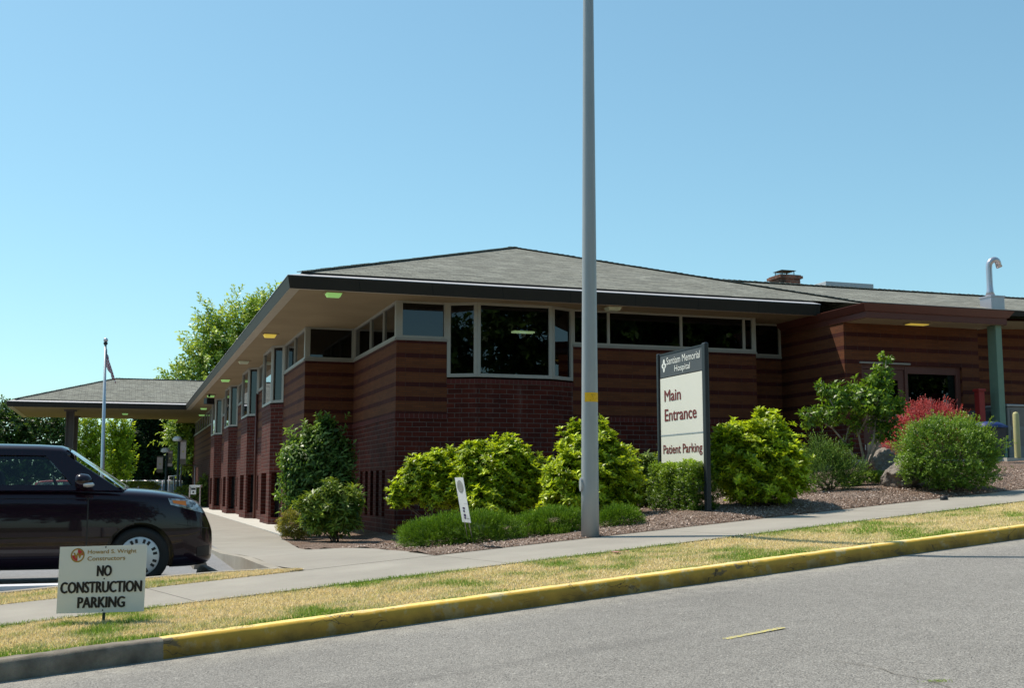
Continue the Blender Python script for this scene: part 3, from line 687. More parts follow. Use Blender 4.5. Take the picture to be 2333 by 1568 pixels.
# door and window in the wing
fr = MB(); yd = YW+.11
for a, b, z0, z1 in ((DX0, DX0+.07, 1.78, 3.90), (DX1-.02, DX1+.06, 1.78, 3.90), (WX1-.12, WX1, 1.78, 3.90)): fr.span((a, yd-.05, z0), (b, yd+.05, z1))
fr.span((DX0+.07, yd-.045, 3.80), (DX1-.02, yd+.045, 3.90)); fr.span((DX1+.06, yd-.045, 3.72), (WX1-.12, yd+.045, 3.90)); fr.span((DX1+.06, yd-.045, 1.78), (WX1-.12, yd+.045, 2.35))
wf = fr.build('entrance_frame', M['doorred'], bld, bevel=.005)
add_pane((DX1+.06, yd), (WX1-.12, yd), 0, WX1-DX1-.18, 2.35, 3.72, 0, M['glass'], wf)
dm = MB(); a, b = DX0+.075, DX1-.025
for x0_, x1_, z0, z1 in ((a, a+.30, 1.80, 3.795), (b-.16, b, 1.80, 3.795), (a+.30, b-.16, 3.56, 3.795), (a+.30, b-.16, 1.80, 2.75)): dm.span((x0_, yd-.02, z0), (x1_, yd+.025, z1))
dr = dm.build('door', M['doorred'], bld, bevel=.003)
add_pane((a+.30, yd), (b-.16, yd), 0, b-a-.46, 2.75, 3.56, 0, M['glass'], dr)
MB().span((b-.14, yd-.07, 2.72), (b-.05, yd-.02, 2.78)).build('handle', M['galv'], dr)
MB().span((a+.06, yd-.028, 1.88), (b-.06, yd-.021, 2.15)).build('door_low_panel', plain('peach_panel', (.45, .27, .19), .5), dr)  # peach panel across the lower part of the door
for z in (2.0, 3.45): MB().span((a-.02, yd-.035, z), (a+.02, yd-.022, z+.11)).build('hinge', M['galv'], dr)
MB().span((DX0-.05, YW-.03, 3.905), (DX1+.08, YW+.12, 3.945)).build('lintel', M['sill'], bld)
# lights under the eaves
def soffit_light(x, y, z, mat, w=.31, d=.27, h=.07, label=None):
    m = MB(); m.box((x, y, z-.012), (w+.10, d+.08, .02)); b = m.build('soffit_light', M['soffit'], bld, label=label)
    l = MB(); q = [(-1, -1), (1, -1), (1, 1), (-1, 1)]
    T = [Vector((x+a*w/2, y+c*d/2, z-.022)) for a, c in q]; B = [Vector((x+a*w*.40, y+c*d*.36, z-.022-h)) for a, c in q]
    l.face(B[::-1])
    for i in range(4): k = (i+1) % 4; l.face([T[i], B[i], B[k], T[k]])
    l.build('lens', mat, b)
for x, y, mt in ((3.93, 23.45, 'lampgreen'), (3.48, 30.44, 'lampyellow'), (3.48, 37.29, 'lampoff'), (3.47, 44.0, 'lampgreen'), (3.50, 51.9, 'lampgreen'), (3.75, 60.5, 'lampgreen'), (.04, 66.2, 'lampgreen'), (4.0, 66.0, 'lampgreen'), (10.03, 23.4, 'lampoff')): soffit_light(x, y, SOF, M[mt])
m = MB().box((16.64, 21.75, WZ-.012), (.55, .26, .02)); b_ = m.build('soffit_light', M['soffit'], bld); MB().box((16.64, 21.75, WZ-.03), (.48, .2, .014)).build('lens', M['lampyellow'], b_)
# ceiling lamp seen through the front bay
m = MB().box((9.05, 26.6, 4.94), (.62, .2, .05)); b_ = m.build('ceiling_lamp', M['white'], bld)
for dy in (-.07, .07): MB().tube([(8.78, 26.6+dy, 4.89), (9.32, 26.6+dy, 4.89)], .02).build('tube', emis('fluorescent_tube', (.75, 1, .5), 1.6), b_)
# floors, so that the rooms are dark and closed
fl = MB(); fl.face([(5.4, 24.05, 2.2), (13.8, 24.05, 2.2), (14.9, 36, 2.2), (14.9, 75.9, 2.2), (4.2, 75.9, 2.2), (4.2, 28.8, 2.2), (5.4, 28.8, 2.2)]); fl.build('floor', plain('dark_carpet', (.06, .06, .065), .9), bld)
# downspout, speaker, chimney, roof box, gooseneck
def downspout(x, y, z0, z1): MB().tube([(x, y, z0), (x, y, z1)], .04, 8).build('downspout', M['brownmetal'], bld)
downspout(XL-.06, BAYS[1]-.12, .15, SILL-.1)
m = MB().span((3.36, 51.35, 4.98), (3.44, 51.43, SOF)); sp = m.build('speaker_bracket', M['black'], bld)
MB().box((3.40, 51.39, 4.80), (.36, .30, .26), .4).build('loudspeaker', M['black'], sp, bevel=.02)
ch = MB(); cb = Vector((18.80, 30.7, 0))
def rbox(mb, c, sx, sy, z0, z1): mb.span((c.x-sx/2, c.y-sy/2, z0), (c.x+sx/2, c.y+sy/2, z1))
rbox(ch, cb, .66, .66, 5.9, 7.40); chim = ch.build('chimney', M['tan'], bld)
k_ = NM('sooty_brick', .9, .1); uv_ = k_.uv(); b1_ = k_.t.nodes.new('ShaderNodeTexBrick')
for nme, v in (('Vector', uv_), ('Color1', (.26, .105, .07)), ('Color2', (.17, .075, .055)), ('Mortar', (.22, .18, .15)), ('Scale', 1.0), ('Mortar Size', .008), ('Brick Width', .22), ('Row Height', .075)): k_.put(b1_.inputs[nme], v)
k_.col(k_.mix(k_.ramp(k_.noise(k_.pos(), 3, 4), .45, .7), b1_.outputs[0], (.05, .04, .035))); chim.data.materials[0] = k_.m
cc = MB(); rbox(cc, cb, .78, .78, 7.40, 7.48); rbox(cc, cb, .70, .70, 7.48, 7.51); cc.build('chimney_cap', k_.m, chim)
cg = MB(); g_ = .20
for sx in (-1, 1):
    for sy in (-1, 1): cg.span((cb.x+sx*g_-.010, cb.y+sy*g_-.010, 7.51), (cb.x+sx*g_+.010, cb.y+sy*g_+.010, 7.65))
rbox(cg, cb, .50, .50, 7.65, 7.662)
for i in range(7):
    o = -g_+g_/3*i; cg.span((cb.x+o-.004, cb.y-g_-.004, 7.51), (cb.x+o+.004, cb.y-g_+.004, 7.65)); cg.span((cb.x-g_-.004, cb.y+o-.004, 7.51), (cb.x-g_+.004, cb.y+o+.004, 7.65))
cg.build('spark_guard', M['black'], chim)
MB().span((18.95, 28.75, 6.4), (20.55, 30.2, 7.05)).build('roof_hatch', plain('grey_sheet_metal', (.42, .45, .48), .5), bld, bevel=.01)
gc = Vector((21.50, 25.0, 0)); gv = MB(); gv.box((gc.x, gc.y, 5.94), (.42, .42, .36), .0); gv.box((gc.x, gc.y, 6.13), (.46, .46, .04)); gb = gv.build('vent_base', M['galv'], bld)
pts = [(gc.x-.05, gc.y, 6.14+.15*i) for i in range(6)]; r0 = .15; zt_ = 6.98
pts += [(gc.x-.05+r0-r0*math.cos(t), gc.y-.05*math.sin(t), zt_+r0*math.sin(t)) for t in np.linspace(.15, 2.9, 12)]; pts.append((gc.x-.05+2*r0+.015, gc.y-.03, zt_-.04))
gp = MB().tube(pts, [.13, .088]+[.078]*(len(pts)-2), 18); gp.build('vent_pipe', M['galv'], gb)
# canopy columns
for cx, cy in ((-2.62, 64.2), (-2.62, 70.0)):
    m = MB(); m.span((cx-.20, cy-.2, -.6), (cx-.15, cy+.2, SOF)); m.span((cx+.15, cy-.2, -.6), (cx+.20, cy+.2, SOF)); m.span((cx-.15, cy-.03, -.6), (cx+.15, cy+.03, SOF)); m.span((cx-.3, cy-.3, SOF-.08), (cx+.3, cy+.3, SOF-.003))
    m.build('canopy_column', plain('brown_steel', (.10, .085, .075), .6), bld)
# green column at the right of the wing
MB().span((18.46, 21.40, 1.2), (18.62, 21.68, WZ-.003)).build('porch_column', M['green'], bld, bevel=.01)
# terrace and its ledge
struct('terrace', MB().prism([(16.9, 19.45), (30, 19.45), (30, 25.2), (15.1, 25.2), (15.1, 21.35), (16.9, 21.35)], .9, 1.775).mesh('terrace', M['apron']), 'raised concrete terrace in front of the side entrance')
# ------------------------------------------------------------------ vegetation
def nrm(a): return a/np.maximum(np.linalg.norm(a, axis=-1, keepdims=True), 1e-9)
def leaf_obj(name, base, ax, up, L, Wd, col, mat, parent, fold=.18, droop=.0):
    ax = nrm(ax); sd = nrm(np.cross(ax, up)); nn = np.cross(sd, ax); L = L[:, None]; Wd = Wd[:, None]
    v0 = base; v1 = base+ax*L*.52+sd*Wd*.5+nn*fold*Wd; v2 = base+ax*L-nn*droop*L; v3 = base+ax*L*.52-sd*Wd*.5+nn*fold*Wd
    n = len(base); V = np.stack([v0, v1, v2, v3], 1).reshape(-1, 3)
    return link(name, fast_mesh(name, V, np.arange(4*n).reshape(-1, 4), np.repeat(np.clip(col, 0, 1), 4, 0), mat), parent)
def blob_pts(blobs, n, lo=.55, down=-.55, lump=.16, seed=0):
    B = np.array(blobs, float); Cn, Rd = B[:, :3], B[:, 3:6]
    pr = (Rd[:, 0]*Rd[:, 1]+Rd[:, 1]*Rd[:, 2]+Rd[:, 0]*Rd[:, 2]); pr /= pr.sum(); P = []; O = []; Q = []; tot = 0
    while tot < n:
        m = n*2; i = R_.choice(len(B), m, p=pr); d = nrm(R_.normal(size=(m, 3))); d = d[(k := d[:, 2] > down)]; i = i[k]; m = len(d)
        u = R_.random(m); r = lo+(1-lo)*u**.6
        lu = 1+lump*(np.sin(d[:, 0]*7+i*2.1+seed)*np.cos(d[:, 1]*6+seed*1.7)+.7*np.sin(d[:, 2]*11+d[:, 0]*9+i))
        r2 = np.where(R_.random(m) < .09, r*(1+R_.uniform(.04, .24, m)), r); p = Cn[i]+Rd[i]*d*(r2*lu)[:, None]; ok = np.ones(m, bool)
        for j in range(len(B)):
            q = np.linalg.norm((p-Cn[j])/Rd[j], axis=1); ok &= ~((q < .62) & (i != j))
        p, d, r, i = p[ok], d[ok], r[ok], i[ok]; P.append(p); O.append(nrm(d/Rd[i])); Q.append(r); tot += len(p)
    return np.concatenate(P)[:n], np.concatenate(O)[:n], np.concatenate(Q)[:n]
def frame_of(ax):
    t = np.where(np.abs(ax[:, 2:3]) < .9, np.array([[0, 0, 1.]]), np.array([[1., 0, 0]])); e1 = nrm(np.cross(ax, t)); return e1, np.cross(ax, e1)
def colmix(a, b, t): return np.array(a)*(1-t)+np.array(b)*t
def whorl(name, parent, P, O, Q, k, L, Wd, ca, cb, mat, upw=.8, pol=(.7, 1.35), young=.55, droop=.15, jit=.25):
    n = len(P); ax = nrm(O*.6+np.array([0, 0, upw])+R_.normal(0, .25, (n, 3))); e1, e2 = frame_of(ax)
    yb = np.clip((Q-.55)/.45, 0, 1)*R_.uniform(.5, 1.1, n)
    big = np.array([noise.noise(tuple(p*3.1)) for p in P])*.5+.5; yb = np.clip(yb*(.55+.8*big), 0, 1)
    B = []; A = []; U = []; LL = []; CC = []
    for j in range(k):
        ph = 2*math.pi*j/k+R_.uniform(0, .9, n); th = R_.uniform(pol[0], pol[1], n); inner = j % 2
        a = ax*np.cos(th)[:, None]+(e1*np.cos(ph)[:, None]+e2*np.sin(ph)[:, None])*np.sin(th)[:, None]
        B.append(P-ax*(L*.35*R_.random((n, 1)))); A.append(a); U.append(ax+R_.normal(0, .15, (n, 3))); LL.append(L*R_.uniform(.65, 1.2, n))
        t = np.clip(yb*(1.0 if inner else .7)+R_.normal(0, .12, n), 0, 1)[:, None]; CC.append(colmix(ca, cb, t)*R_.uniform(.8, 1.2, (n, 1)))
    LL = np.concatenate(LL)
    return leaf_obj(name, np.concatenate(B), np.concatenate(A), np.concatenate(U), LL, LL*Wd*R_.uniform(.85, 1.15, len(LL)), np.concatenate(CC), mat, parent, .15, droop)
def sprig(name, parent, P, O, Q, k, sl, L, Wd, ca, cb, mat, upw=.4, ang=.9, jit=.35, droop=.1, down=0):
    n = len(P); ax = nrm(O+np.array([0, 0, upw-down])+R_.normal(0, jit, (n, 3))); e1, e2 = frame_of(ax)
    big = np.array([noise.noise(tuple(p*2.3)) for p in P])*.5+.5
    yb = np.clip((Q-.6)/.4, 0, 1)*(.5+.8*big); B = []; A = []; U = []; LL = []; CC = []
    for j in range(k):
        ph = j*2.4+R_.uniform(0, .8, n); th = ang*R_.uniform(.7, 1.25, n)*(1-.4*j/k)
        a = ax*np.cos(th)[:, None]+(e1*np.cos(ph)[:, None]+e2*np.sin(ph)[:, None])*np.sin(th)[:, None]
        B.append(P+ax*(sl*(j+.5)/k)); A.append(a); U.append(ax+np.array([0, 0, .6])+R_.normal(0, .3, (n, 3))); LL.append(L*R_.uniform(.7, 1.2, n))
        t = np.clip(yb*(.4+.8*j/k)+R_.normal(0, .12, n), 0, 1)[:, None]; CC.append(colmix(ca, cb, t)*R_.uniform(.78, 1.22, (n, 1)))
    LL = np.concatenate(LL)
    return leaf_obj(name, np.concatenate(B), np.concatenate(A), np.concatenate(U), LL, LL*Wd, np.concatenate(CC), mat, parent, .12, droop)
def px_blobs(D, lst):
    """(photo x, photo y, half width, half height, forward offset, depth scale) in photo pixels -> ellipsoids in metres"""
    out = []
    for b in lst:
        x, y, rx, ry = b[:4]; dd = b[4] if len(b) > 4 else 0; ds = b[5] if len(b) > 5 else 1.0
        c = at(x, y, D+dd); k = (D+dd)/FPX; r = rx*k
        out.append((c.x, c.y, c.z, r, r*ds, ry*k))
    return out
def stems(name, parent, base, tips, r0=.016, r1=.004, mat='bark', spread=.06, n=6):
    mb = MB(); base = Vector(base)
    for t in tips:
        t = Vector(t); b = base+Vector((random.uniform(-1, 1), random.uniform(-1, 1), 0))*spread; m = b.lerp(t, .5)+Vector((random.uniform(-.06, .06), random.uniform(-.06, .06), (t-b).length*.10))
        mb.tube([b, b.lerp(m, .5)+Vector((0, 0, .03)), m, m.lerp(t, .55), t], [r0, r0*.85, (r0+r1)/2, r1*1.3, r1], n)
    return mb.build(name, M[mat], parent)
def shrub(name, label, cat, basepx, D, blobs, style, n, k, L, Wd, ca, cb, group=None, nst=9, mat='leaf', lo=.5, down=-.6, lump=.16, sl=.06, upw=None, r0=.016, stemmat='bark', gz=None, **kw):
    b = at(basepx[0], basepx[1], D); z = gz if gz is not None else hz(b.x, b.y); root = thing(name, label, cat, (b.x, b.y, z), group)
    B = px_blobs(D, blobs); P, O, Q = blob_pts(B, n, lo, down, lump, len(label) % 7)
    keep = P[:, 2] > z+.03; P, O, Q = P[keep], O[keep], Q[keep]
    if style == 'whorl': whorl('foliage', root, P, O, Q, k, L, Wd, ca, cb, M[mat], .8 if upw is None else upw, **kw)
    else: sprig('foliage', root, P, O, Q, k, sl, L, Wd, ca, cb, M[mat], .4 if upw is None else upw, **kw)
    if nst:
        idx = R_.choice(len(P), nst); stems('stems', root, (b.x, b.y, z-.03), [P[i]*.85+np.array([b.x, b.y, z+.2])*.15 for i in idx], r0, r0*.3, stemmat)
    return root
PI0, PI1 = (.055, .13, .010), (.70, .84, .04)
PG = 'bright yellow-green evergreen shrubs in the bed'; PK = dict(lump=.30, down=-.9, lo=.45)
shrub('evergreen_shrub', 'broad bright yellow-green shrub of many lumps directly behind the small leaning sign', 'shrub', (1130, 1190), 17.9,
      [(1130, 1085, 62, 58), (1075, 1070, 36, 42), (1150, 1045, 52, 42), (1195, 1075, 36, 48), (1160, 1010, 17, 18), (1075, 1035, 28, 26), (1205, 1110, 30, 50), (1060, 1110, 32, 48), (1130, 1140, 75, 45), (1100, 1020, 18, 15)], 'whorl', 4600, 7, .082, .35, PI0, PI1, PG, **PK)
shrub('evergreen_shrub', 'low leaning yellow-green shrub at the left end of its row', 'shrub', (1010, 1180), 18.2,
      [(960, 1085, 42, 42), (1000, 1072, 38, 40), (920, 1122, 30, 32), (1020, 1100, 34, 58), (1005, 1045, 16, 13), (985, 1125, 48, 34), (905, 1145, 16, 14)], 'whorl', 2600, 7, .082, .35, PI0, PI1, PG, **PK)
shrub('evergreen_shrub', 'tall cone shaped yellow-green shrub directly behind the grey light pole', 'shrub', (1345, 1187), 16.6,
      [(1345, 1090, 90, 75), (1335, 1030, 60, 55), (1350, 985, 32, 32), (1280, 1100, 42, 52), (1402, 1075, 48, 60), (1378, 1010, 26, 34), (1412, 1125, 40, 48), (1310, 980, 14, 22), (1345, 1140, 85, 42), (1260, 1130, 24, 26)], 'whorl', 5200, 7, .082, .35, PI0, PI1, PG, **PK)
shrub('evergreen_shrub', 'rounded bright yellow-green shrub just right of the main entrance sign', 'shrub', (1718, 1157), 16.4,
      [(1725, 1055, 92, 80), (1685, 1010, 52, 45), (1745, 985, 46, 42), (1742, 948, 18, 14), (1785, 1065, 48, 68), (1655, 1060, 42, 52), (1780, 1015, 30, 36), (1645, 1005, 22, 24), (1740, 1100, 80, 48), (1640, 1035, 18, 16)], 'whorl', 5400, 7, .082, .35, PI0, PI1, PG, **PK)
shrub('rhododendron', 'dark long-leaved rhododendron between the cone shaped shrub and the sign', 'shrub', (1478, 1158), 18.3,
      [(1478, 1095, 36, 55), (1490, 1060, 22, 22), (1462, 1125, 26, 34)], 'whorl', 460, 8, .135, .25, (.045, .10, .012), (.34, .44, .06), 'long leaved rhododendrons', upw=.7, droop=.2, lump=.3, down=-.8)
shrub('rhododendron', 'long-leaved rhododendron at the building corner left of the bed', 'shrub', (765, 1213), 23.2,
      [(765, 1150, 42, 42), (722, 1165, 34, 38), (795, 1165, 26, 40), (755, 1118, 26, 20), (735, 1190, 40, 26), (810, 1140, 20, 26, .5), (700, 1150, 18, 20), (780, 1190, 34, 26)], 'whorl', 760, 8, .165, .24, (.042, .095, .014), (.32, .42, .05), 'long leaved rhododendrons', upw=.6, droop=.25, lump=.4, down=-.8)
shrub('vine_maple', 'tall layered dark green shrub against the brick corner, half in shade', 'shrub', (730, 1200), 25.6,
      [(705, 1065, 44, 68), (728, 1020, 36, 38), (695, 1115, 40, 52), (755, 1075, 34, 80), (742, 990, 16, 30), (765, 1130, 30, 55), (680, 1045, 24, 34), (715, 1150, 50, 40), (672, 1085, 16, 24), (780, 1040, 16, 30), (738, 965, 7, 14)], 'sprig', 2700, 5, .125, .42, (.05, .115, .022), (.22, .35, .08), None, 7, sl=.16, upw=.1, ang=1.1, droop=.3, down=-.9, lump=.4, lo=.35)
shrub('dwarf_shrub', 'small olive and russet rounded shrub at the end of the pale apron', 'shrub', (678, 1222), 24.3,
      [(672, 1196, 36, 28), (692, 1200, 32, 24), (655, 1204, 18, 18)], 'sprig', 3000, 5, .030, .5, (.09, .12, .02), (.36, .31, .05), None, 5, sl=.05, down=-.9)
# heather mounds
def heather(label, D, base, blobs, n, ca=(.045, .115, .007), cb=(.20, .34, .02)):
    b = at(base[0], base[1], D); z = hz(b.x, b.y); r = thing('heather', label, 'shrub', (b.x, b.y, z), 'low green heather mounds')
    blobs = [(q[0], q[1]+9, q[2], q[3]*.76)+tuple(q[4:]) for q in blobs]
    P, O, Q = blob_pts(px_blobs(D, blobs), n, .45, -.95, .16, n % 5); k = P[:, 2] > z-.02; P, O, Q = P[k], O[k], Q[k]
    sprig('foliage', r, P, O, Q, 6, .085, .034, .18, ca, cb, M['needle'], .35, .6, .3, .0)
    idx = R_.choice(len(P), 6); stems('stems', r, (b.x, b.y, z-.02), [P[i]*.8+np.array([b.x, b.y, z])*.2 for i in idx], .006, .003); return r
heather('long spreading heather mound in front of which the small leaning sign stands', 14.5, (1045, 1240), [(975, 1212, 54, 34), (1030, 1205, 62, 44), (1085, 1200, 66, 44), (1140, 1202, 44, 38), (945, 1222, 28, 24), (1000, 1225, 70, 24), (1100, 1222, 70, 26)], 10500)
heather('heather mound touching the left side of the grey light pole', 14.9, (1250, 1224), [(1215, 1197, 48, 34), (1265, 1188, 52, 40), (1300, 1190, 35, 36), (1250, 1178, 34, 28, .2), (1250, 1212, 70, 20)], 7200)
heather('small heather mound just right of the grey light pole', 15.1, (1415, 1207), [(1415, 1178, 38, 32), (1390, 1187, 28, 28), (1440, 1182, 16, 26), (1415, 1197, 38, 18)], 3400)
heather('dim little heather clump in the shade of the brick wall', 18.8, (965, 1214), [(945, 1207, 38, 13), (990, 1207, 30, 12)], 1300)
# clipped hedge under the sign (box shaped)
def hedge():
    x0, x1, y0, y1 = 7.28, 7.58, 14.25, 15.66; b = Vector((7.43, 14.95, 0)); z = hz(7.24, 15.0); r = thing('box_hedge', 'clipped square box hedge at the foot of the main entrance sign', 'hedge', (b.x, b.y, z))
    n = 5200; zt_ = 1.50; z0 = .84; fa = R_.random(n); P = np.stack([R_.uniform(x0-.04, x1, n), R_.uniform(y0, y1, n), R_.uniform(z0, zt_, n)], -1); O = np.zeros((n, 3))
    side = fa < .45; P[side, 0] = x0-.04+R_.random(side.sum())**2*.12; O[side] = (-1, 0, .1)
    top = (fa >= .45) & (fa < .70); P[top, 2] = zt_-R_.random(top.sum())**2*.12; O[top] = (0, 0, 1)
    fr_ = (fa >= .70) & (fa < .88); P[fr_, 1] = y0+R_.random(fr_.sum())**2*.12; O[fr_] = (0, -1, .1)
    rest = fa >= .88; O[rest] = (1, 0, .2)
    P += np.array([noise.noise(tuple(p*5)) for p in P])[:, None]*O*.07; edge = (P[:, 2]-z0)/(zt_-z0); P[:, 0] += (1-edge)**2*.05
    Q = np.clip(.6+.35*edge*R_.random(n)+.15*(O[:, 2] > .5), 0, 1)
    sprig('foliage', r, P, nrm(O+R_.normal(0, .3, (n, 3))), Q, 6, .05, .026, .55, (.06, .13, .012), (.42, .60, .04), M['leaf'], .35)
    mb = MB().span((x0+.06, y0+.08, z0-.1), (x1-.06, y1-.08, zt_-.12))
    stems('stems', r, (b.x, b.y, z-.05), [(R_.uniform(x0+.05, x1-.05), R_.uniform(y0+.1, y1-.1), R_.uniform(1.1, 1.42)) for _ in range(22)], .010, .004, spread=.11)
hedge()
shrub('dry_shrub', 'sparse dull brownish shrub low behind the sign post', 'shrub', (1668, 1137), 19.0, [(1668, 1110, 34, 28), (1645, 1100, 24, 40)], 'sprig', 900, 5, .03, .5, (.07, .085, .03), (.17, .17, .06), None, 8, sl=.06)
shrub('juniper', 'feathery arching green juniper left of the small tree', 'shrub', (1885, 1118), 18.2,
      [(1880, 1075, 44, 42), (1865, 1045, 24, 38), (1925, 1085, 34, 26), (1850, 1090, 28, 32), (1905, 1050, 16, 30), (1945, 1070, 18, 18), (1890, 1100, 46, 24), (1868, 1028, 10, 22)], 'sprig', 2300, 8, .030, .35, (.045, .105, .022), (.24, .38, .06), None, 8, sl=.15, upw=.7, ang=.7, jit=.3, mat='needle', lump=.3, lo=.35)
shrub('ground_cover', 'patch of low yellow-green ground cover beside the boulders', 'plant', (1975, 1094), 18.9, [(1970, 1090, 38, 9), (2000, 1088, 22, 9), (1940, 1098, 22, 8)], 'sprig', 700, 5, .04, .5, (.08, .16, .015), (.27, .38, .04), None, 0, sl=.05)
shrub('barberry', 'crimson barberry shrub with upright shoots behind the boulders', 'shrub', (2110, 1075), 20.3,
      [(2110, 985, 72, 52), (2065, 1000, 40, 45), (2160, 975, 36, 42), (2110, 945, 50, 24), (2045, 1030, 26, 25)], 'sprig', 3000, 8, .022, .55, (.27, .032, .036), (.66, .16, .15), None, 14, 'redleaf', .4, sl=.13, upw=.7, ang=.9, jit=.4, lump=.22)
def barberry_shoots():
    r = [o for o in C.objects if o.name == 'barberry'][0]
    for x, y0, y1 in ((2078, 950, 925), (2112, 930, 912), (2124, 935, 915), (2145, 925, 905), (2152, 930, 908), (2185, 945, 925), (2195, 965, 945), (2205, 975, 955), (2095, 935, 918), (2038, 1000, 985), (2030, 1035, 1018)):
        P = np.array([tuple(at(x+(6*u if x > 2140 else -3*u), y0+(y1-y0)*u, 20.3)) for u in np.linspace(0, 1, 14)])
        sprig('shoot', r, P, np.tile([.1, 0, 1.], (14, 1)), np.full(14, .95), 6, .03, .020, .5, (.22, .03, .025), (.52, .10, .07), M['redleaf'], .7, 1.0, .2)
barberry_shoots()
shrub('round_shrub', 'largest round green shrub, with stray shoots, at the right end of the bed', 'shrub', (2165, 1110), 17.9,
      [(2160, 1030, 98, 68), (2115, 1025, 62, 62), (2205, 1040, 60, 62), (2160, 995, 70, 42), (2190, 1078, 66, 34), (2105, 1068, 52, 40), (2238, 1030, 30, 48), (2165, 1092, 60, 22)], 'sprig', 7600, 6, .032, .52, (.05, .125, .014), (.27, .42, .05), None, 14, 'leaf', .55, down=-.75, sl=.065, upw=.45, lump=.24)
def round_shoots():
    r = [o for o in C.objects if o.name == 'round_shrub'][0]
    for a, b in (((2225, 1000), (2265, 962)), ((2235, 1010), (2268, 975)), ((2230, 1040), (2285, 1028)), ((2225, 1045), (2278, 1035)), ((2240, 985), (2258, 952)), ((2215, 970), (2222, 950)), ((2190, 960), (2196, 945)), ((2140, 1075), (2190, 1055))):
        P = np.array([tuple(at(a[0]+(b[0]-a[0])*u, a[1]+(b[1]-a[1])*u, 17.75)) for u in np.linspace(0, 1, 16)]); O = np.tile([LAT.x*(b[0]-a[0]), LAT.y*(b[0]-a[0]), float(a[1]-b[1])], (16, 1))
        sprig('shoot', r, P, nrm(O), np.full(16, .9), 5, .03, .028, .5, (.07, .14, .02), (.26, .36, .06), M['leaf'], .2, .9, .3)
round_shoots()
# small multi-trunk tree
def dogwood():
    D = 19.3; b = at(1966, 1084, D); z = hz(b.x, b.y); r = thing('dogwood_tree', 'small open tree on several thin pale trunks left of the boulders', 'tree', (b.x, b.y, z)); W_ = lambda x, y, dd=0: at(x, y, D+dd)
    mb = MB(); b0 = Vector((b.x, b.y, z-.05))
    limbs = [[(1966, 1084), (1957, 1060), (1925, 1010), (1895, 975), (1860, 955), (1838, 945)], [(1966, 1084), (1966, 1040), (1955, 990), (1945, 940), (1935, 905), (1900, 890)], [(1968, 1082), (1975, 1045), (1990, 1000), (1995, 950), (2000, 905), (2015, 855), (2018, 820)],
             [(1972, 1070), (1995, 1020), (2010, 985), (2030, 945), (2048, 925)], [(1925, 1010), (1935, 965), (1950, 930)], [(1895, 975), (1905, 940), (1890, 910)], [(1955, 990), (1975, 950), (1985, 915)]]
    for i, l in enumerate(limbs):
        dd = [0, .1, -.1, .2, .3, -.3, -.2][i]; pts = [W_(x, y, dd*j/len(l)) for j, (x, y) in enumerate(l)]; r0 = .026 if i < 4 else .014
        mb.tube(pts, list(np.linspace(r0, .006, len(pts))), 7)
    mb.build('trunk', M['barkpale'], r)
    bl = px_blobs(D, [(1945, 915, 60, 32), (1895, 945, 40, 22), (1850, 945, 24, 16), (1990, 920, 55, 30), (2030, 925, 32, 22), (2000, 870, 30, 22), (2012, 845, 16, 16), (2017, 817, 12, 8), (1900, 890, 34, 12), (1870, 880, 14, 7), (1975, 890, 40, 22), (2020, 985, 30, 20), (1950, 968, 20, 14), (1925, 1010, 10, 8), (2015, 960, 34, 20), (1845, 960, 14, 14)])
    P, O, Q = blob_pts(bl, 950, .3, -.8, .35, 3)
    sprig('crown', r, P, O, Q, 5, .05, .085, .45, (.065, .145, .015), (.27, .42, .035), M['leaf'], .0, 1.1, .5, .25, .35)
dogwood()
# trees beyond the building
def tree(name, label, base, D, gz, blobs, n, k, L, Wd, ca, cb, sl=.3, upw=.2, trunk=.2, mat='leaf', group='trees beyond the parking lot', ds=1.0, lo=.35, lump=.25, down=0, droop=.15, jit=.4, upright=False):
    b = at(base[0], base[1], D); r = thing(name, label, 'tree', (b.x, b.y, gz), group); B = px_blobs(D, [tuple(q[:4])+(q[4] if len(q) > 4 else 0, ds) for q in blobs])
    P, O, Q = blob_pts(B, n, lo, -.85, lump, n % 7); sprig('crown', r, P, O, Q, k, sl, L, Wd, ca, cb, M[mat], upw, .95, jit, droop, down)
    mb = MB(); top = max(q[2] for q in B); mid = Vector((b.x, b.y, gz+(top-gz)*.55))
    mb.tube([Vector((b.x, b.y, gz-.3)), Vector((b.x, b.y, gz+(top-gz)*.3)), mid], [trunk, trunk*.8, trunk*.45], 10)
    for q in B:
        q = Vector(q[:3]); s = Vector((b.x, b.y, max(gz+.6, min(q.z-.5, mid.z)*.6+gz*.4))); mb.tube([s, s.lerp(q, .5)+Vector((0, 0, .3)), q], [trunk*.45, trunk*.28, trunk*.1], 7)
    mb.build('trunk', M['bark'], r); return r
tree('maple_tree', 'tall light green maple rising above the roof behind the canopy', (560, 1120), 82, -.8,
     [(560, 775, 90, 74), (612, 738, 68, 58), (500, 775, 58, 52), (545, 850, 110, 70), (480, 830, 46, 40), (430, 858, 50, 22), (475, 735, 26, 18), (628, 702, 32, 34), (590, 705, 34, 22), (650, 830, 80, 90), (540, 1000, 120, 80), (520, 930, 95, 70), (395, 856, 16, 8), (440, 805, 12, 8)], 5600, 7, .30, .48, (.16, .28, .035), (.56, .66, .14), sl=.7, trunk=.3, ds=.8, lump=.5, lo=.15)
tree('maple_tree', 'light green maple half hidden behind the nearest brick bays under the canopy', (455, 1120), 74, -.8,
     [(450, 1010, 42, 52), (425, 985, 34, 34), (470, 975, 34, 34), (440, 1045, 32, 30), (405, 1003, 18, 12), (400, 1040, 14, 8)], 1900, 6, .24, .50, (.12, .22, .025), (.42, .54, .09), sl=.35, trunk=.14, lump=.35)
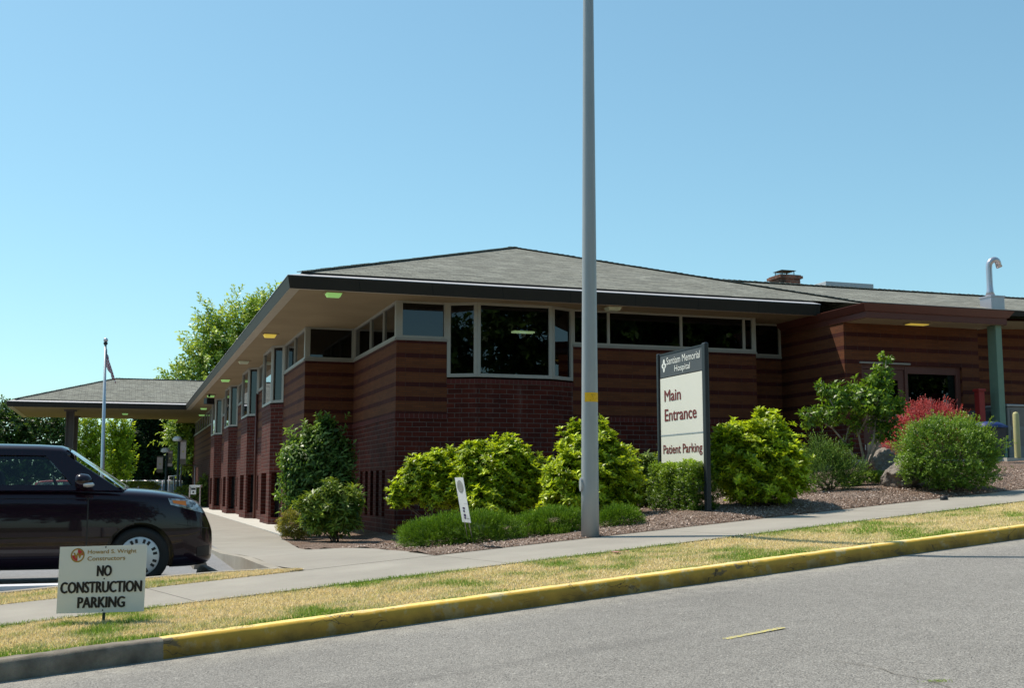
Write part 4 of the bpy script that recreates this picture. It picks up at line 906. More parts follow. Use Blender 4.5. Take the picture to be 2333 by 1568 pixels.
tree('dark_tree', 'big dark green tree at the far left beyond the car', (60, 1120), 98, -.85,
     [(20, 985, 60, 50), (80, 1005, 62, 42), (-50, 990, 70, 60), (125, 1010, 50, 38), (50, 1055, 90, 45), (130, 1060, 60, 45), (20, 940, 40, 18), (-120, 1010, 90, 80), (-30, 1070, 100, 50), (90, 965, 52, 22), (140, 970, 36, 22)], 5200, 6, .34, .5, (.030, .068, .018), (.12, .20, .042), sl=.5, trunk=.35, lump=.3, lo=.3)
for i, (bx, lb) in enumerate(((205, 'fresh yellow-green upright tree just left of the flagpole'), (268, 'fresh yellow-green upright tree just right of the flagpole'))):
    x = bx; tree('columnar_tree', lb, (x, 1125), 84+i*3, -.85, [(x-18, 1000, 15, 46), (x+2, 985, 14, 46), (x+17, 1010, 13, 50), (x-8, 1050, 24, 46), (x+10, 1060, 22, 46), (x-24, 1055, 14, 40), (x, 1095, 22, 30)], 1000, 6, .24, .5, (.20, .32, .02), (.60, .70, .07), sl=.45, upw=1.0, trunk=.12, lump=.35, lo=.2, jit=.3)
def conifer(label, x, D, gz, ytop, rpx, n, seed=0):
    b = at(x, 1120, D); r = thing('conifer', label, 'tree', (b.x, b.y, gz), 'trees beyond the parking lot'); top = at(x, ytop, D).z; H = top-gz; Rm = rpx*D/FPX
    u = R_.random(n)**.75; h = gz+.05*H+u*H*.95; lay = (np.mod(u*17, 1))*.30; rad = Rm*(1-u)**.85*(1-lay)*R_.uniform(.35, 1, n)**.5+.1; a = R_.uniform(0, 6.283, n)
    rad *= 1+.18*np.sin(a*5+u*20); P = np.stack([b.x+np.cos(a)*rad, b.y+np.sin(a)*rad, h-rad*.28], -1); O = nrm(np.stack([np.cos(a), np.sin(a), -.25+0*a], -1))
    sprig('crown', r, P, O, R_.uniform(.5, 1, n), 8, .6, .46, .30, (.010, .028, .010), (.040, .075, .026), M['needle'], .0, .7, .25, .2)
    MB().tube([(b.x, b.y, gz-.3), (b.x, b.y, gz+H*.5), (b.x, b.y, top-.3)], [.3, .18, .04], 9).build('trunk', M['bark'], r)
conifer('dark conifer with a broad skirt straight behind the lamp posts', 345, 103, -.85, 880, 92, 5600)
conifer('dark conifer standing furthest right, partly behind the maple', 405, 108, -.85, 895, 80, 4200)
conifer('smaller dark conifer between the upright trees and the broad conifer', 290, 100, -.85, 985, 50, 2600)
# clipped hedges near the fence, far end of the walkway
shrub('far_hedge', 'yellow-green clipped shrubs near the far end of the walkway', 'shrub', (445, 1150), 60, [(447, 1140, 22, 22), (462, 1128, 14, 34), (420, 1125, 18, 12), (468, 1112, 10, 26)], 'sprig', 1300, 5, .10, .5, (.09, .16, .02), (.30, .34, .05), None, 4, sl=.15, gz=-.1)
shrub('far_shrub', 'low yellow-green shrub along the chain-link fence', 'shrub', (330, 1118), 66, [(325, 1112, 34, 10), (290, 1113, 22, 8)], 'sprig', 900, 5, .10, .5, (.10, .15, .02), (.30, .32, .05), None, 0, sl=.15, gz=-.2)
# trees on the other side of the street (seen mirrored in the windows)
def street_tree(label, X, Y, H, R):
    s, t = ST(X, Y); gz = float(zroad(np.clip(s, -30, 45))); r = thing('street_tree', label, 'tree', (X, Y, gz), 'trees across the street'); B = []
    for i in range(11):
        a = i*2.4; q = R*.62*math.sqrt((i+.5)/11); B.append((X+math.cos(a)*q, Y+math.sin(a)*q, gz+H*(.42+.40*((i*7) % 11)/11), R*.55, R*.55, R*.45))
    P, O, Q = blob_pts(B, 3600, .25, -.8, .3, int(X) % 7); sprig('crown', r, P, O, Q, 5, .45, .46, .6, (.03, .07, .012), (.10, .18, .03), M['leaf'], .2, .95, .4)
    mb = MB().tube([(X, Y, gz-.2), (X, Y, gz+H*.35), (X, Y, gz+H*.6)], [.32, .26, .12], 10)
    for q in B: mb.tube([(X, Y, gz+H*.3), Vector((X, Y, gz+H*.4)).lerp(Vector(q[:3]), .6), q[:3]], [.12, .08, .03], 6)
    mb.build('trunk', M['bark'], r)
for i, (x, y, h, lb) in enumerate(((24, -13, 13.5, 'large leafy tree across the street, the lowest of its row'), (30, -14.5, 14.5, 'large leafy tree across the street, second up the hill'), (36, -12.5, 14, 'large leafy tree across the street, third up the hill'), (42.5, -14, 14.5, 'large leafy tree across the street, fourth up the hill'), (50, -12.5, 15, 'large leafy tree across the street, highest up the hill'), (-1, -13, 12, 'large leafy tree across the street opposite the parked car'), (-12, -13.5, 12.5, 'large leafy tree across the street, second down the hill'), (-23, -12, 13, 'large leafy tree across the street, third down the hill'), (-32, -6, 13, 'leafy tree across the street, farthest down the hill'))): street_tree(lb, x, y, h, 6.2)
# ------------------------------------------------------------------ boulders
def boulder(label, D, base, blobs, seed, up):
    b = at(*base, D); z = hz(b.x, b.y); r = thing('boulder', label, 'boulder', (b.x, b.y, z), 'grey boulders in the bed'); bm = bmesh.new(); bmesh.ops.create_icosphere(bm, subdivisions=5, radius=1)
    q = px_blobs(D, [blobs])[0]; tilt = Matrix.Rotation(up, 3, FWD)
    for v in bm.verts:
        d = v.co.normalized(); e = Vector((max(-.8, min(.8, d.x*1.15)), max(-.85, min(.85, d.y*1.1)), max(-.8, min(.82, d.z*1.1))))
        n = noise.noise(d*1.6+Vector((seed, 0, 0)))*.28+noise.noise(d*3.7+Vector((0, seed, 0)))*.12+noise.noise(d*9)*.045+abs(noise.noise(d*5.5+Vector((seed, seed, 0))))*-.08
        p = e*(1+n); v.co = Vector(q[:3])+tilt @ Vector((p.x*q[3], p.y*q[4]*.8, p.z*q[5]))
    me = bpy.data.meshes.new('boulder'); bm.to_mesh(me); bm.free(); me.materials.append(M['rock']); me.polygons.foreach_set('use_smooth', [True]*len(me.polygons)); link('stone', me, r)
boulder('rough dark brown boulder left of the crimson barberry', 19.6, (2000, 1088), (2005, 1060, 42, 30), 3.0, math.radians(-38))
boulder('smooth grey boulder tilted up in front of the other, beside the round shrub', 18.4, (2060, 1108), (2062, 1080, 55, 34), 7.7, math.radians(-30))
# ------------------------------------------------------------------ lettering
def text(body, org, xa, ya, box, mat, parent, name='lettering', bold=0.0, shear=0.0, thick=0.0):
    """built-in font, stretched to fill box=(x0,x1,y0,y1) on the plane org + x*xa + y*ya"""
    cu = bpy.data.curves.new('t', 'FONT'); cu.body = body; cu.size = 1; cu.offset = bold; cu.extrude = 0; cu.shear = shear; cu.resolution_u = 3
    o = bpy.data.objects.new('t', cu); C.objects.link(o); dg = bpy.context.evaluated_depsgraph_get(); me = bpy.data.meshes.new_from_object(o.evaluated_get(dg)); bpy.data.objects.remove(o); bpy.data.curves.remove(cu)
    co = np.zeros(len(me.vertices)*3); me.vertices.foreach_get('co', co); co = co.reshape(-1, 3); mn, mx = co.min(0), co.max(0); x0, x1, y0, y1 = box
    X = x0+(co[:, 0]-mn[0])/(mx[0]-mn[0])*(x1-x0); Y = y0+(co[:, 1]-mn[1])/(mx[1]-mn[1])*(y1-y0)
    nv = Vector(xa).cross(Vector(ya)).normalized(); V = np.array(org)+X[:, None]*np.array(xa)+Y[:, None]*np.array(ya)+np.array(nv)*.003
    me.vertices.foreach_set('co', V.astype(np.float32).ravel()); me.materials.clear(); me.materials.append(mat); me.name = name; me.update()
    if thick:
        bm = bmesh.new(); bm.from_mesh(me); src = me.copy()
        for q, (dx, dy) in enumerate(((.8, 0), (.5, .35), (.5, -.35), (1.6, 0))):
            src2 = src.copy(); src2.transform(Matrix.Translation(Vector(xa)*dx*thick+Vector(ya)*dy*thick+nv*.0003*(q+1))); bm.from_mesh(src2); bpy.data.meshes.remove(src2)
        bpy.data.meshes.remove(src); bm.to_mesh(me); bm.free(); me.update()
    return link(name, me, parent)
def disc(org, xa, ya, cx, cy, r, mat, parent, name, ry=None, h=.002, a0=0, a1=2*math.pi, r_in=0, n=32):
    nv = Vector(xa).cross(Vector(ya)).normalized()*h; ry = ry or r; mb = MB(); P = lambda a, k: Vector(org)+Vector(xa)*(cx+math.cos(a)*r*k)+Vector(ya)*(cy+math.sin(a)*ry*k)+nv
    for i in range(n):
        a, b = a0+(a1-a0)*i/n, a0+(a1-a0)*(i+1)/n
        if r_in: mb.face([P(a, r_in), P(a, 1), P(b, 1), P(b, r_in)])
        else: mb.face([P(0, 0), P(a, 1), P(b, 1)])
    return mb.build(name, mat, parent)
def rect(org, xa, ya, x0, x1, y0, y1, mat, parent, name, h=.002):
    nv = Vector(xa).cross(Vector(ya)).normalized()*h; P = lambda x, y: Vector(org)+Vector(xa)*x+Vector(ya)*y+nv
    return MB().face([P(x0, y0), P(x1, y0), P(x1, y1), P(x0, y1)])
def rectb(org, xa, ya, x0, x1, y0, y1, mat, parent, name, h=.002):
    nv = Vector(xa).cross(Vector(ya)).normalized()*h; P = lambda x, y: Vector(org)+Vector(xa)*x+Vector(ya)*y+nv
    mb = MB(); mb.face([P(x0, y0), P(x1, y0), P(x1, y1), P(x0, y1)]); return mb.build(name, mat, parent)
def slab(mb, org, xa, ya, x0, x1, y0, y1, h0, h1):
    xa, ya = Vector(xa), Vector(ya); nv = xa.cross(ya).normalized(); c = Vector(org)+xa*(x0+x1)/2+ya*(y0+y1)/2+nv*(h0+h1)/2
    mb.box(c, (x1-x0, y1-y0, abs(h1-h0)), M3=Matrix((xa.normalized(), ya.normalized(), nv)).transposed()); return mb
# ------------------------------------------------------------------ main entrance sign
M['signgrey'] = plain('slate_sign_paint', (.075, .082, .09), .5); M['signdark'] = plain('dark_slate_post_paint', (.018, .022, .027), .45); M['cream'] = plain('cream_sign_panel', (.74, .72, .64), .5, .3, 0, .03)
M['maroontext'] = plain('maroon_lettering', (.16, .022, .02), .6); M['whitetext'] = plain('white_lettering', (.80, .80, .76), .6)
def main_sign():
    X = 7.42; r = thing('entrance_sign', 'tall double-post sign reading Main Entrance and Patient Parking in the planting bed', 'sign', (X, 14.88, hz(X, 14.88)))
    for y0, y1 in ((14.10, 14.205), (15.56, 15.63)):
        z = hz(X, y0)-.15; MB().span((X-.045, y0, z), (X+.02, y1, 3.13)).build('post', M['signdark'], r, bevel=.018)
    org = Vector((X-.02, 15.545, 0)); xa, ya = (0, -1, 0), (0, 0, 1); Wd = 1.33
    mb = MB(); slab(mb, org, xa, ya, 0, Wd, 2.765, 3.09, -.06, 0); hd = mb.build('header_panel', M['signgrey'], r, bevel=.004)
    mb = MB(); slab(mb, org, xa, ya, 0, Wd, 1.935, 2.755, -.06, 0); p1 = mb.build('main_panel', M['cream'], r, bevel=.004)
    mb = MB(); slab(mb, org, xa, ya, 0, Wd, 1.46, 1.92, -.06, 0); p2 = mb.build('lower_panel', M['cream'], r, bevel=.004)
    mb = MB(); slab(mb, org, xa, ya, 0, Wd, 1.921, 1.934, -.06, .004); mb.build('divider', M['galv'], r)
    mb = MB(); slab(mb, org, xa, ya, 0, Wd, 3.092, 3.115, -.06, .006); mb.build('rail', M['signdark'], r); mb = MB(); slab(mb, org, xa, ya, 0, Wd, 1.435, 1.458, -.06, .006); mb.build('rail', M['signdark'], r)
    text('Main', org, xa, ya, (.135, .65, 2.415, 2.575), M['maroontext'], p1, thick=.009)
    text('Entrance', org, xa, ya, (.135, 1.12, 2.13, 2.30), M['maroontext'], p1, thick=.009)
    text('Patient Parking', org, xa, ya, (.075, 1.275, 1.625, 1.79), M['maroontext'], p2, thick=.006)
    text('Santiam Memorial', org, xa, ya, (.225, 1.26, 2.94, 3.045), M['whitetext'], hd, thick=.0012)
    text('Hospital', org, xa, ya, (.48, .96, 2.795, 2.91), M['whitetext'], hd, thick=.0012)
    cx, cy = .135, 2.935
    mb = MB(); nv = Vector((-1, 0, 0))*.002
    for dx, dy, rx, ry in ((-.028, .0, .045, .036), (.034, .0, .040, .034), (.0, .052, .030, .046), (-.002, -.05, .030, .046)):
        for i in range(20):
            a, b = 2*math.pi*i/20, 2*math.pi*(i+1)/20; P = lambda t: org+Vector(xa)*(cx+dx+math.cos(t)*rx)+Vector(ya)*(cy+dy+math.sin(t)*ry)+nv*(1+abs(dx)*8)
            mb.face([org+Vector(xa)*(cx+dx)+Vector(ya)*(cy+dy)+nv*(1+abs(dx)*8), P(a), P(b)])
    mb.build('emblem', M['whitetext'], hd)
    mb = MB(); slab(mb, org, xa, ya, cx-.006, cx+.010, cy-.03, cy+.03, .004, .005); slab(mb, org, xa, ya, cx-.026, cx+.03, cy-.008, cy+.008, .0052, .006); mb.build('emblem_cross', M['signgrey'], hd)
main_sign()
# ------------------------------------------------------------------ yard sign by the kerb
def yard_sign():
    D = 9.05; b = at(235, 1428, D); s, t = ST(b.x, b.y); gz = float(zverge(np.array(s), np.array(t))); r = thing('yard_sign', 'white yard sign reading NO CONSTRUCTION PARKING on a stake in the verge', 'sign', (b.x, b.y, gz))
    c = at(128, 1399, D); k = D/FPX; Wd, H = 197*k, 147*k; xa = (LAT+Vector((0, 0, .028))+FWD*-.03).normalized(); ya = (Vector((0, 0, 1))-LAT*-.012).normalized()
    M['board'] = plain('corrugated_white_board', (.70, .70, .70), .6, .3, 0, .03)
    mb = MB(); slab(mb, c, xa, ya, 0, Wd, 0, H, -.006, 0); bd = mb.build('board', M['board'], r)
    st = c+xa*(Wd*.535); MB().bar((st.x+FWD.x*.02, st.y+FWD.y*.02, gz-.15), (st.x+FWD.x*.02-.0, st.y+FWD.y*.02, c.z+H*.97), .022, .022).build('stake', plain('green_steel_stake', (.02, .045, .035), .6), r)
    gold = plain('gold_lettering', (.36, .21, .035), .6); ink = plain('black_lettering', (.02, .015, .016), .6); red = plain('red_print', (.50, .035, .05), .6)
    bx = lambda u0, u1, v0, v1: (Wd*u0, Wd*u1, H*(1-v1), H*(1-v0))
    text('Howard S. Wright', c, xa, ya, bx(.325, .885, .055, .135), gold, bd, bold=.012); text('Constructors', c, xa, ya, bx(.325, .76, .155, .22), gold, bd, bold=.012)
    text('NO', c, xa, ya, bx(.44, .60, .295, .455), ink, bd, thick=.0065); text('CONSTRUCTION', c, xa, ya, bx(.03, .955, .535, .70), ink, bd, thick=.0065); text('PARKING', c, xa, ya, bx(.235, .77, .765, .925), ink, bd, thick=.0065)
    cx, cy, rr = Wd*.21, H*.868, Wd*.080
    disc(c, xa, ya, cx, cy, rr, gold, bd, 'emblem_ring', r_in=.80)
    for a0 in (0, math.pi): disc(c, xa, ya, cx, cy, rr*.79, red, bd, 'emblem_quarter', a0=a0, a1=a0+math.pi/2, n=10)
    text('W', c, xa, ya, (cx-rr*.62, cx+rr*.72, cy-rr*.42, cy+rr*.36), gold, bd, 'emblem_letter', .05)
    for v in (.02, .495, .965): disc(c, xa, ya, Wd*.53, H*(1-v), .006, ink, bd, 'rivet', n=8)
yard_sign()
# ------------------------------------------------------------------ small leaning sign
def lean_sign():
    D = 14.0; b = at(1076, 1232, 14.9); gz = hz(b.x, b.y); r = thing('leaning_sign', 'small narrow white sign leaning left on wire legs in front of the heather', 'sign', (b.x, b.y, gz))
    k = D/FPX; bl = at(1053, 1190, 14.05); xa = (LAT*.34-FWD*.94).normalized(); ya = (Vector((0, 0, 1))-LAT*.20).normalized(); ya = (ya-xa*ya.dot(xa)).normalized(); Wd, H = .32, .53
    mb = MB(); slab(mb, bl, xa, ya, 0, Wd, 0, H, -.005, 0); bd = mb.build('board', plain('white_plastic_board', (.80, .80, .80), .5, .3, 0, .02), r)
    for u in (.25, .75):
        p = bl+xa*Wd*u-xa.cross(ya)*.003; d = at(1068+12*(u > .5), 1232, 14.2); d.z = gz-.05; MB().tube([p+ya*.2, p, d], .0045, 6).build('wire_leg', M['galv'], r)
    grey = plain('grey_print', (.30, .30, .28), .6); pur = plain('purple_print', (.06, .03, .10), .6)
    disc(bl, xa, ya, Wd*.5, H*.80, .115, grey, bd, 'printed_disc', .075); 
    for x0, x1, y0, y1, m in ((.35, .62, .30, .34, pur), (.35, .55, .23, .28, pur), (.35, .60, .13, .19, pur), (.35, .55, .08, .12, pur), (.60, .95, .085, .10, grey), (.55, .95, .42, .425, grey)): rectb(bl, xa, ya, Wd*x0, Wd*x1, H*y0, H*y1, m, bd, 'printed_block')
    disc(bl, xa, ya, Wd*.5, H*.80, .085, plain('pale_grey_print', (.45, .45, .43), .6), bd, 'printed_ring', .055, .0035, r_in=.9)
lean_sign()
# ------------------------------------------------------------------ light pole
def light_pole():
    x, y = at(1344, 1222, 13.95).xy; gz = float(zwalk(ST(x, y)[0])); r = thing('light_pole', 'tall tapered grey steel light pole standing between sidewalk and bed', 'light pole', (x, y, gz))
    mb = MB(); top = Vector((x+.045, y, 10.2)); b = Vector((x, y, gz-.1)); n = 14
    mb.tube([b.lerp(top, i/n) for i in range(n+1)], [.107-.062*i/n for i in range(n+1)], 32); sh = mb.build('shaft', M['pole'], r)
    a = top; MB().tube([a+Vector((0, 0, -.25)), a+Vector((.1, -.5, .15)), a+Vector((.25, -1.6, .3))], [.035, .03, .03], 10).build('arm', M['pole'], r)
    MB().box(a+Vector((.3, -1.85, .3)), (.22, .6, .12), -.1).build('lamp_head', M['galv'], r, bevel=.03)
    def patch(z0, z1, a0, a1, mat, name, off=.002, par=sh):
        m = MB(); k = 14
        for i in range(k):
            q = []
            for aa, z in ((a0+(a1-a0)*i/k, z0), (a0+(a1-a0)*(i+1)/k, z0), (a0+(a1-a0)*(i+1)/k, z1), (a0+(a1-a0)*i/k, z1)):
                t = (z-b.z)/(top.z-b.z); cc = b.lerp(top, t); rr = .107-.062*t+off; q.append((cc.x+math.cos(aa)*rr, cc.y+math.sin(aa)*rr, z))
            m.face(q, None, 0, True)
        return m.build(name, mat, par)
    fa = math.atan2(-FWD.y, -FWD.x); k_ = NM('faded_yellow_label', .6, .3); f_ = k_.ramp(k_.noise(k_.pos(), 45, 4, .7), .55, .62); k_.col(k_.mix(k_.math('MULTIPLY', f_, .6), (.78, .45, .015), (.26, .15, .02)))
    zc = 1.2+(1109-906)/2698*13.95; patch(zc-.055, zc+.055, fa-.70, fa+1.30, k_.m, 'yellow_label', .003)
    zh = 1.2+(1109-1105)/2698*13.95; m = MB(); aa = fa-1.30; cc = Vector((x, y, zh)); dr_ = Vector((math.cos(aa), math.sin(aa), 0)); tn = Vector((-dr_.y, dr_.x, 0))
    for i in range(16):
        t0, t1 = 2*math.pi*i/16, 2*math.pi*(i+1)/16; f = lambda t, h: cc+dr_*(.107+h)+tn*math.cos(t)*.04+Vector((0, 0, math.sin(t)*.08))
        m.face([f(t0, -.02), f(t1, -.02), f(t1, .012), f(t0, .012)]); m.face([cc+dr_*.119, f(t0, .012), f(t1, .012)])
    m.build('hand_hole_cover', M['pole'], sh)
light_pole()
# ------------------------------------------------------------------ flagpole and flag
def flagpole():
    b = at(233, 1085, 46); t = at(240.5, 782, 46); r = thing('flagpole', 'silver flagpole with ball top behind the parked car', 'flagpole', (b.x, b.y, -.1))
    MB().tube([(b.x, b.y, -.2), (b.x, b.y, 1.5), (t.x, t.y, t.z)], [.085, .08, .045], 14).build('pole', plain('brushed_aluminium', (.50, .54, .56), .35, .5, .6), r)
    m = MB(); m.lathe((t.x, t.y, t.z+.12), (0, 0, 1), [(-.09*math.cos(a), .09*math.sin(a)+1e-4) for a in np.linspace(0, math.pi, 10)], 14); m.build('ball_finial', M['galv'], r)
    MB().tube([(t.x, t.y, t.z-.06), (t.x, t.y, t.z+.03)], [.075, .085], 12).build('truck', M['black'], r)
    fl = thing('flag', 'limp stars and stripes flag hanging from the flagpole', 'flag', (t.x, t.y, t.z-.2))
    k = NM('flag_cloth', .8, .1); u, v, _ = k.xyz(k.uv()); st = k.math('LESS_THAN', k.math('MODULO', k.math('MULTIPLY', v, 13), 2), 1)
    c = k.mix(st, (.75, .72, .72), (.36, .03, .06)); can = k.math('MULTIPLY', k.math('LESS_THAN', u, .42), k.math('LESS_THAN', v, .54))
    fx = k.math('SUBTRACT', k.math('FRACT', k.math('MULTIPLY', u, 14)), .5); fy = k.math('SUBTRACT', k.math('FRACT', k.math('MULTIPLY', v, 12)), .5)
    star = k.math('LESS_THAN', k.math('ADD', k.math('MULTIPLY', fx, fx), k.math('MULTIPLY', fy, fy)), .07)
    k.col(k.mix(can, c, k.mix(star, (.03, .045, .16), (.7, .7, .72)))); n1, n2 = 30, 26
    Ug, Vg = np.meshgrid(np.linspace(0, 1, n1), np.linspace(0, 1, n2)); lat = .05+Ug*.42*(.25+.75*Vg)+.03*np.sin(Ug*14+Vg*2)*Ug; dep = .05*np.sin(Ug*15+Vg*1.5)*(.3+Ug); Z = t.z-.20-Vg*.72-Ug*.58*(1+.2*Vg)
    X = t.x+LAT.x*lat+FWD.x*dep; Y = t.y+LAT.y*lat+FWD.y*dep; link('cloth', grid_mesh('cloth', X, Y, Z, k.m, (Ug, Vg)), fl)
flagpole()
# ------------------------------------------------------------------ cars
def car(name, label, loc, rotz, paint, detail=True):
    root = thing(name, label, 'car'); HW = .88
    ST_ = [(0, .27, .54, .40), (.05, .21, .66, .60), (.13, .19, .82, .70), (.21, .18, .915, .76), (.385, .17, .985, .83), (.75, .17, 1.035, .865), (1.31, .17, 1.055, .88), (1.8, .17, 1.06, .88), (2.6, .17, 1.06, .88), (3.5, .17, 1.06, .875), (4.0, .2, 1.05, .86), (4.18, .25, 1.0, .82), (4.25, .33, .9, .7)]
    V = []; F = []; m = 0
    for o, zb, zt, w in ST_:
        h = zt-zb; half = [(0, zb), (.78*w, zb), (.95*w, zb+.05), (1.0*w, zb+.30*h), (1.0*w, zb+.62*h), (.975*w, zt-.10), (.93*w, zt-.025), (.70*w, zt+.006), (0, zt+.02)]
        ring = [(-o, -y, z) for y, z in half]+[(-o, y, z) for y, z in half[-2:0:-1]]; m = len(ring); V += ring
    for i in range(len(ST_)-1):
        for j in range(m): F.append((i*m+j, i*m+(j+1) % m, (i+1)*m+(j+1) % m, (i+1)*m+j))
    F.append(tuple(range(m))[::-1]); F.append(tuple(range((len(ST_)-1)*m, len(ST_)*m)))
    me = bpy.data.meshes.new('body'); me.from_pydata(V, [], F); me.materials.append(paint); bm = bmesh.new(); bm.from_mesh(me); bmesh.ops.recalc_face_normals(bm, faces=bm.faces); bm.to_mesh(me); bm.free()
    body = bpy.data.objects.new('body', me); C.objects.link(body); md = body.modifiers.new('s', 'SUBSURF'); md.levels = md.render_levels = 3
    cut = []
    for o in (.81, 3.41):
        for sy in (-1, 1):
            cm = MB(); cm.lathe((-o, sy*.62, .315), (0, 1, 0), [(-.34, .0001), (-.34, .365), (.34, .365), (.34, .0001)], 40); c_ = cm.build('cut', M['black']); cut.append(c_); bo = body.modifiers.new('b', 'BOOLEAN'); bo.object = c_; bo.operation = 'DIFFERENCE'; bo.solver = 'EXACT'
    dg = bpy.context.evaluated_depsgraph_get(); me2 = bpy.data.meshes.new_from_object(body.evaluated_get(dg)); body.modifiers.clear()
    for c_ in cut: bpy.data.objects.remove(c_)
    body.data = me2; me2.polygons.foreach_set('use_smooth', [p.normal.z > -2 for p in me2.polygons]); body.parent = root
    try: me2.set_sharp_from_angle(angle=math.radians(40))
    except Exception: pass
    bv = BVHTree.FromPolygons([v.co.copy() for v in me2.vertices], [tuple(p.vertices) for p in me2.polygons])
    def side(o, z, off=.003):
        h = bv.ray_cast(Vector((-o, -3, z)), Vector((0, 1, 0)))
        return (h[0]+h[1]*off) if h[0] is not None else None
    def panel(nm, poly, mat, off, par, nu=14, nv=8, sgn=(1, -1)):
        for s in sgn:
            mb = MB(); q = [[None]*(nu+1) for _ in range(nv+1)]
            for i in range(nv+1):
                for j in range(nu+1):
                    u, v = j/nu, i/nv; a = Vector(poly[0]).lerp(Vector(poly[1]), u); b = Vector(poly[3]).lerp(Vector(poly[2]), u); p = a.lerp(b, v); h = side(p.x, p.y, off)
                    q[i][j] = Vector((h.x, h.y*s, h.z)) if h is not None else None
            for i in range(nv):
                for j in range(nu):
                    f = [q[i][j], q[i][j+1], q[i+1][j+1], q[i+1][j]]
                    if all(p is not None for p in f): mb.face(f if s > 0 else f[::-1], None, 0, True)
            ob = mb.build(nm, mat, par)
        return ob
    # greenhouse
    yo = lambda z: .855-(z-1.04)*.40
    def sidepoly(mb, pts, s): mb.face([(-o, s*yo(z), z) for o, z in pts][::s])
    roofm = MB(); sec = [(.700, 1.425), (.675, 1.475), (.60, 1.508), (.35, 1.530), (0, 1.536)]; sec = [(-y, z) for y, z in sec]+[(y, z) for y, z in sec[-2::-1]]; xs = [(1.56, -.045), (1.66, -.012), (1.9, .0), (2.6, .008), (3.6, 0), (4.0, -.015), (4.1, -.045)]
    for (o0, d0), (o1, d1) in zip(xs[:-1], xs[1:]):
        for (y0, z0), (y1, z1) in zip(sec[:-1], sec[1:]): roofm.face([(-o0, y0, z0+d0), (-o0, y1, z1+d0), (-o1, y1, z1+d1), (-o1, y0, z0+d1)], None, 0, True)
    rr = roofm.build('roof', paint, root); sm = rr.modifiers.new('t', 'SOLIDIFY'); sm.thickness = .03; sm.offset = -1
    pl = MB()
    for s in (1, -1):
        sidepoly(pl, [(1.02, 1.02), (1.46, 1.02), (1.52, 1.08), (1.81, 1.395), (1.72, 1.44), (1.60, 1.405)], s)
        sidepoly(pl, [(1.81, 1.395), (3.95, 1.405), (4.02, 1.45), (1.72, 1.44)], s); sidepoly(pl, [(1.46, 1.02), (3.95, 1.02), (3.95, 1.08), (1.52, 1.08)], s)
        sidepoly(pl, [(2.52, 1.08), (2.64, 1.08), (2.64, 1.40), (2.54, 1.40)], s); sidepoly(pl, [(3.50, 1.08), (3.95, 1.08), (3.95, 1.405), (3.55, 1.405)], s); sidepoly(pl, [(3.95, 1.02), (4.20, 1.02), (4.05, 1.44), (3.95, 1.42)], s)
    po = pl.build('pillars', paint, root); sm = po.modifiers.new('t', 'SOLIDIFY'); sm.thickness = .04; sm.offset = 0
    for s in (1, -1):
        g = MB(); sidepoly(g, [(1.53, 1.075), (2.52, 1.075), (2.54, 1.405), (1.82, 1.40)], s); g.build('side_window', M['carglass'], root)
        g = MB(); sidepoly(g, [(2.64, 1.075), (3.50, 1.075), (3.55, 1.41), (2.64, 1.405)], s); g.build('side_window', M['carglass'], root)
    ws = MB(); P = lambda u, v: Vector((-(1.00+(.60)*v)+.10*(1-(2*u-1)**2)*(1-v*.4), (2*u-1)*(.78*(1-v)+.655*v), 1.045+(1.475-1.045)*v))
    for i in range(10):
        for j in range(4): ws.face([P(i/10, j/4), P((i+1)/10, j/4), P((i+1)/10, (j+1)/4), P(i/10, (j+1)/4)], None, 0, True)
    ws.build('windshield', M['windshield'], root)
    rg = MB(); rg.face([(-4.19, -.74, 1.03), (-4.06, -.62, 1.46), (-4.06, .62, 1.46), (-4.19, .74, 1.03)]); rg.build('rear_window', M['carglass'], root)
    # wheels
    silver = plain('silver_hubcap', (.62, .62, .62), .35, .5, .3, .05)
    for o in (.81, 3.41):
        for s in (1, -1):
            wr = bpy.data.objects.new('wheel', None)
            t = MB(); c0 = Vector((-o, s*-.85, .315)); ax = Vector((0, -s, 0))
            t.lathe(c0, ax, [(-.20, .20), (-.20, .29), (-.17, .312), (-.10, .316), (-.03, .312), (.004, .29), (.012, .25), (.0, .212), (-.03, .20)], 40); wh = t.build('wheel', M['tyre'], root)
            h = MB(); h.lathe(c0, ax, [(-.05, .212), (.003, .212), (.010, .198), (.022, .15), (.030, .07), (.031, .0001)], 40); sl_ = h
            for i in range(8):
                a = 2*math.pi*i/8+.2; e1 = Vector((1, 0, 0)); e2 = Vector((0, 0, 1)); rd = e1*math.cos(a)+e2*math.sin(a); tg = ax.cross(rd)
                sl_.box(c0+rd*.168+ax*.0185, (.045, .028, .008), M3=Matrix((rd, tg, ax)).transposed(), mi=1); a2 = a+.30; rd = e1*math.cos(a2)+e2*math.sin(a2); tg = ax.cross(rd); sl_.box(c0+rd*.168+ax*.0185, (.045, .028, .008), M3=Matrix((rd, tg, ax)).transposed(), mi=1)
            h.build('hubcap', [silver, M['black']], wh)
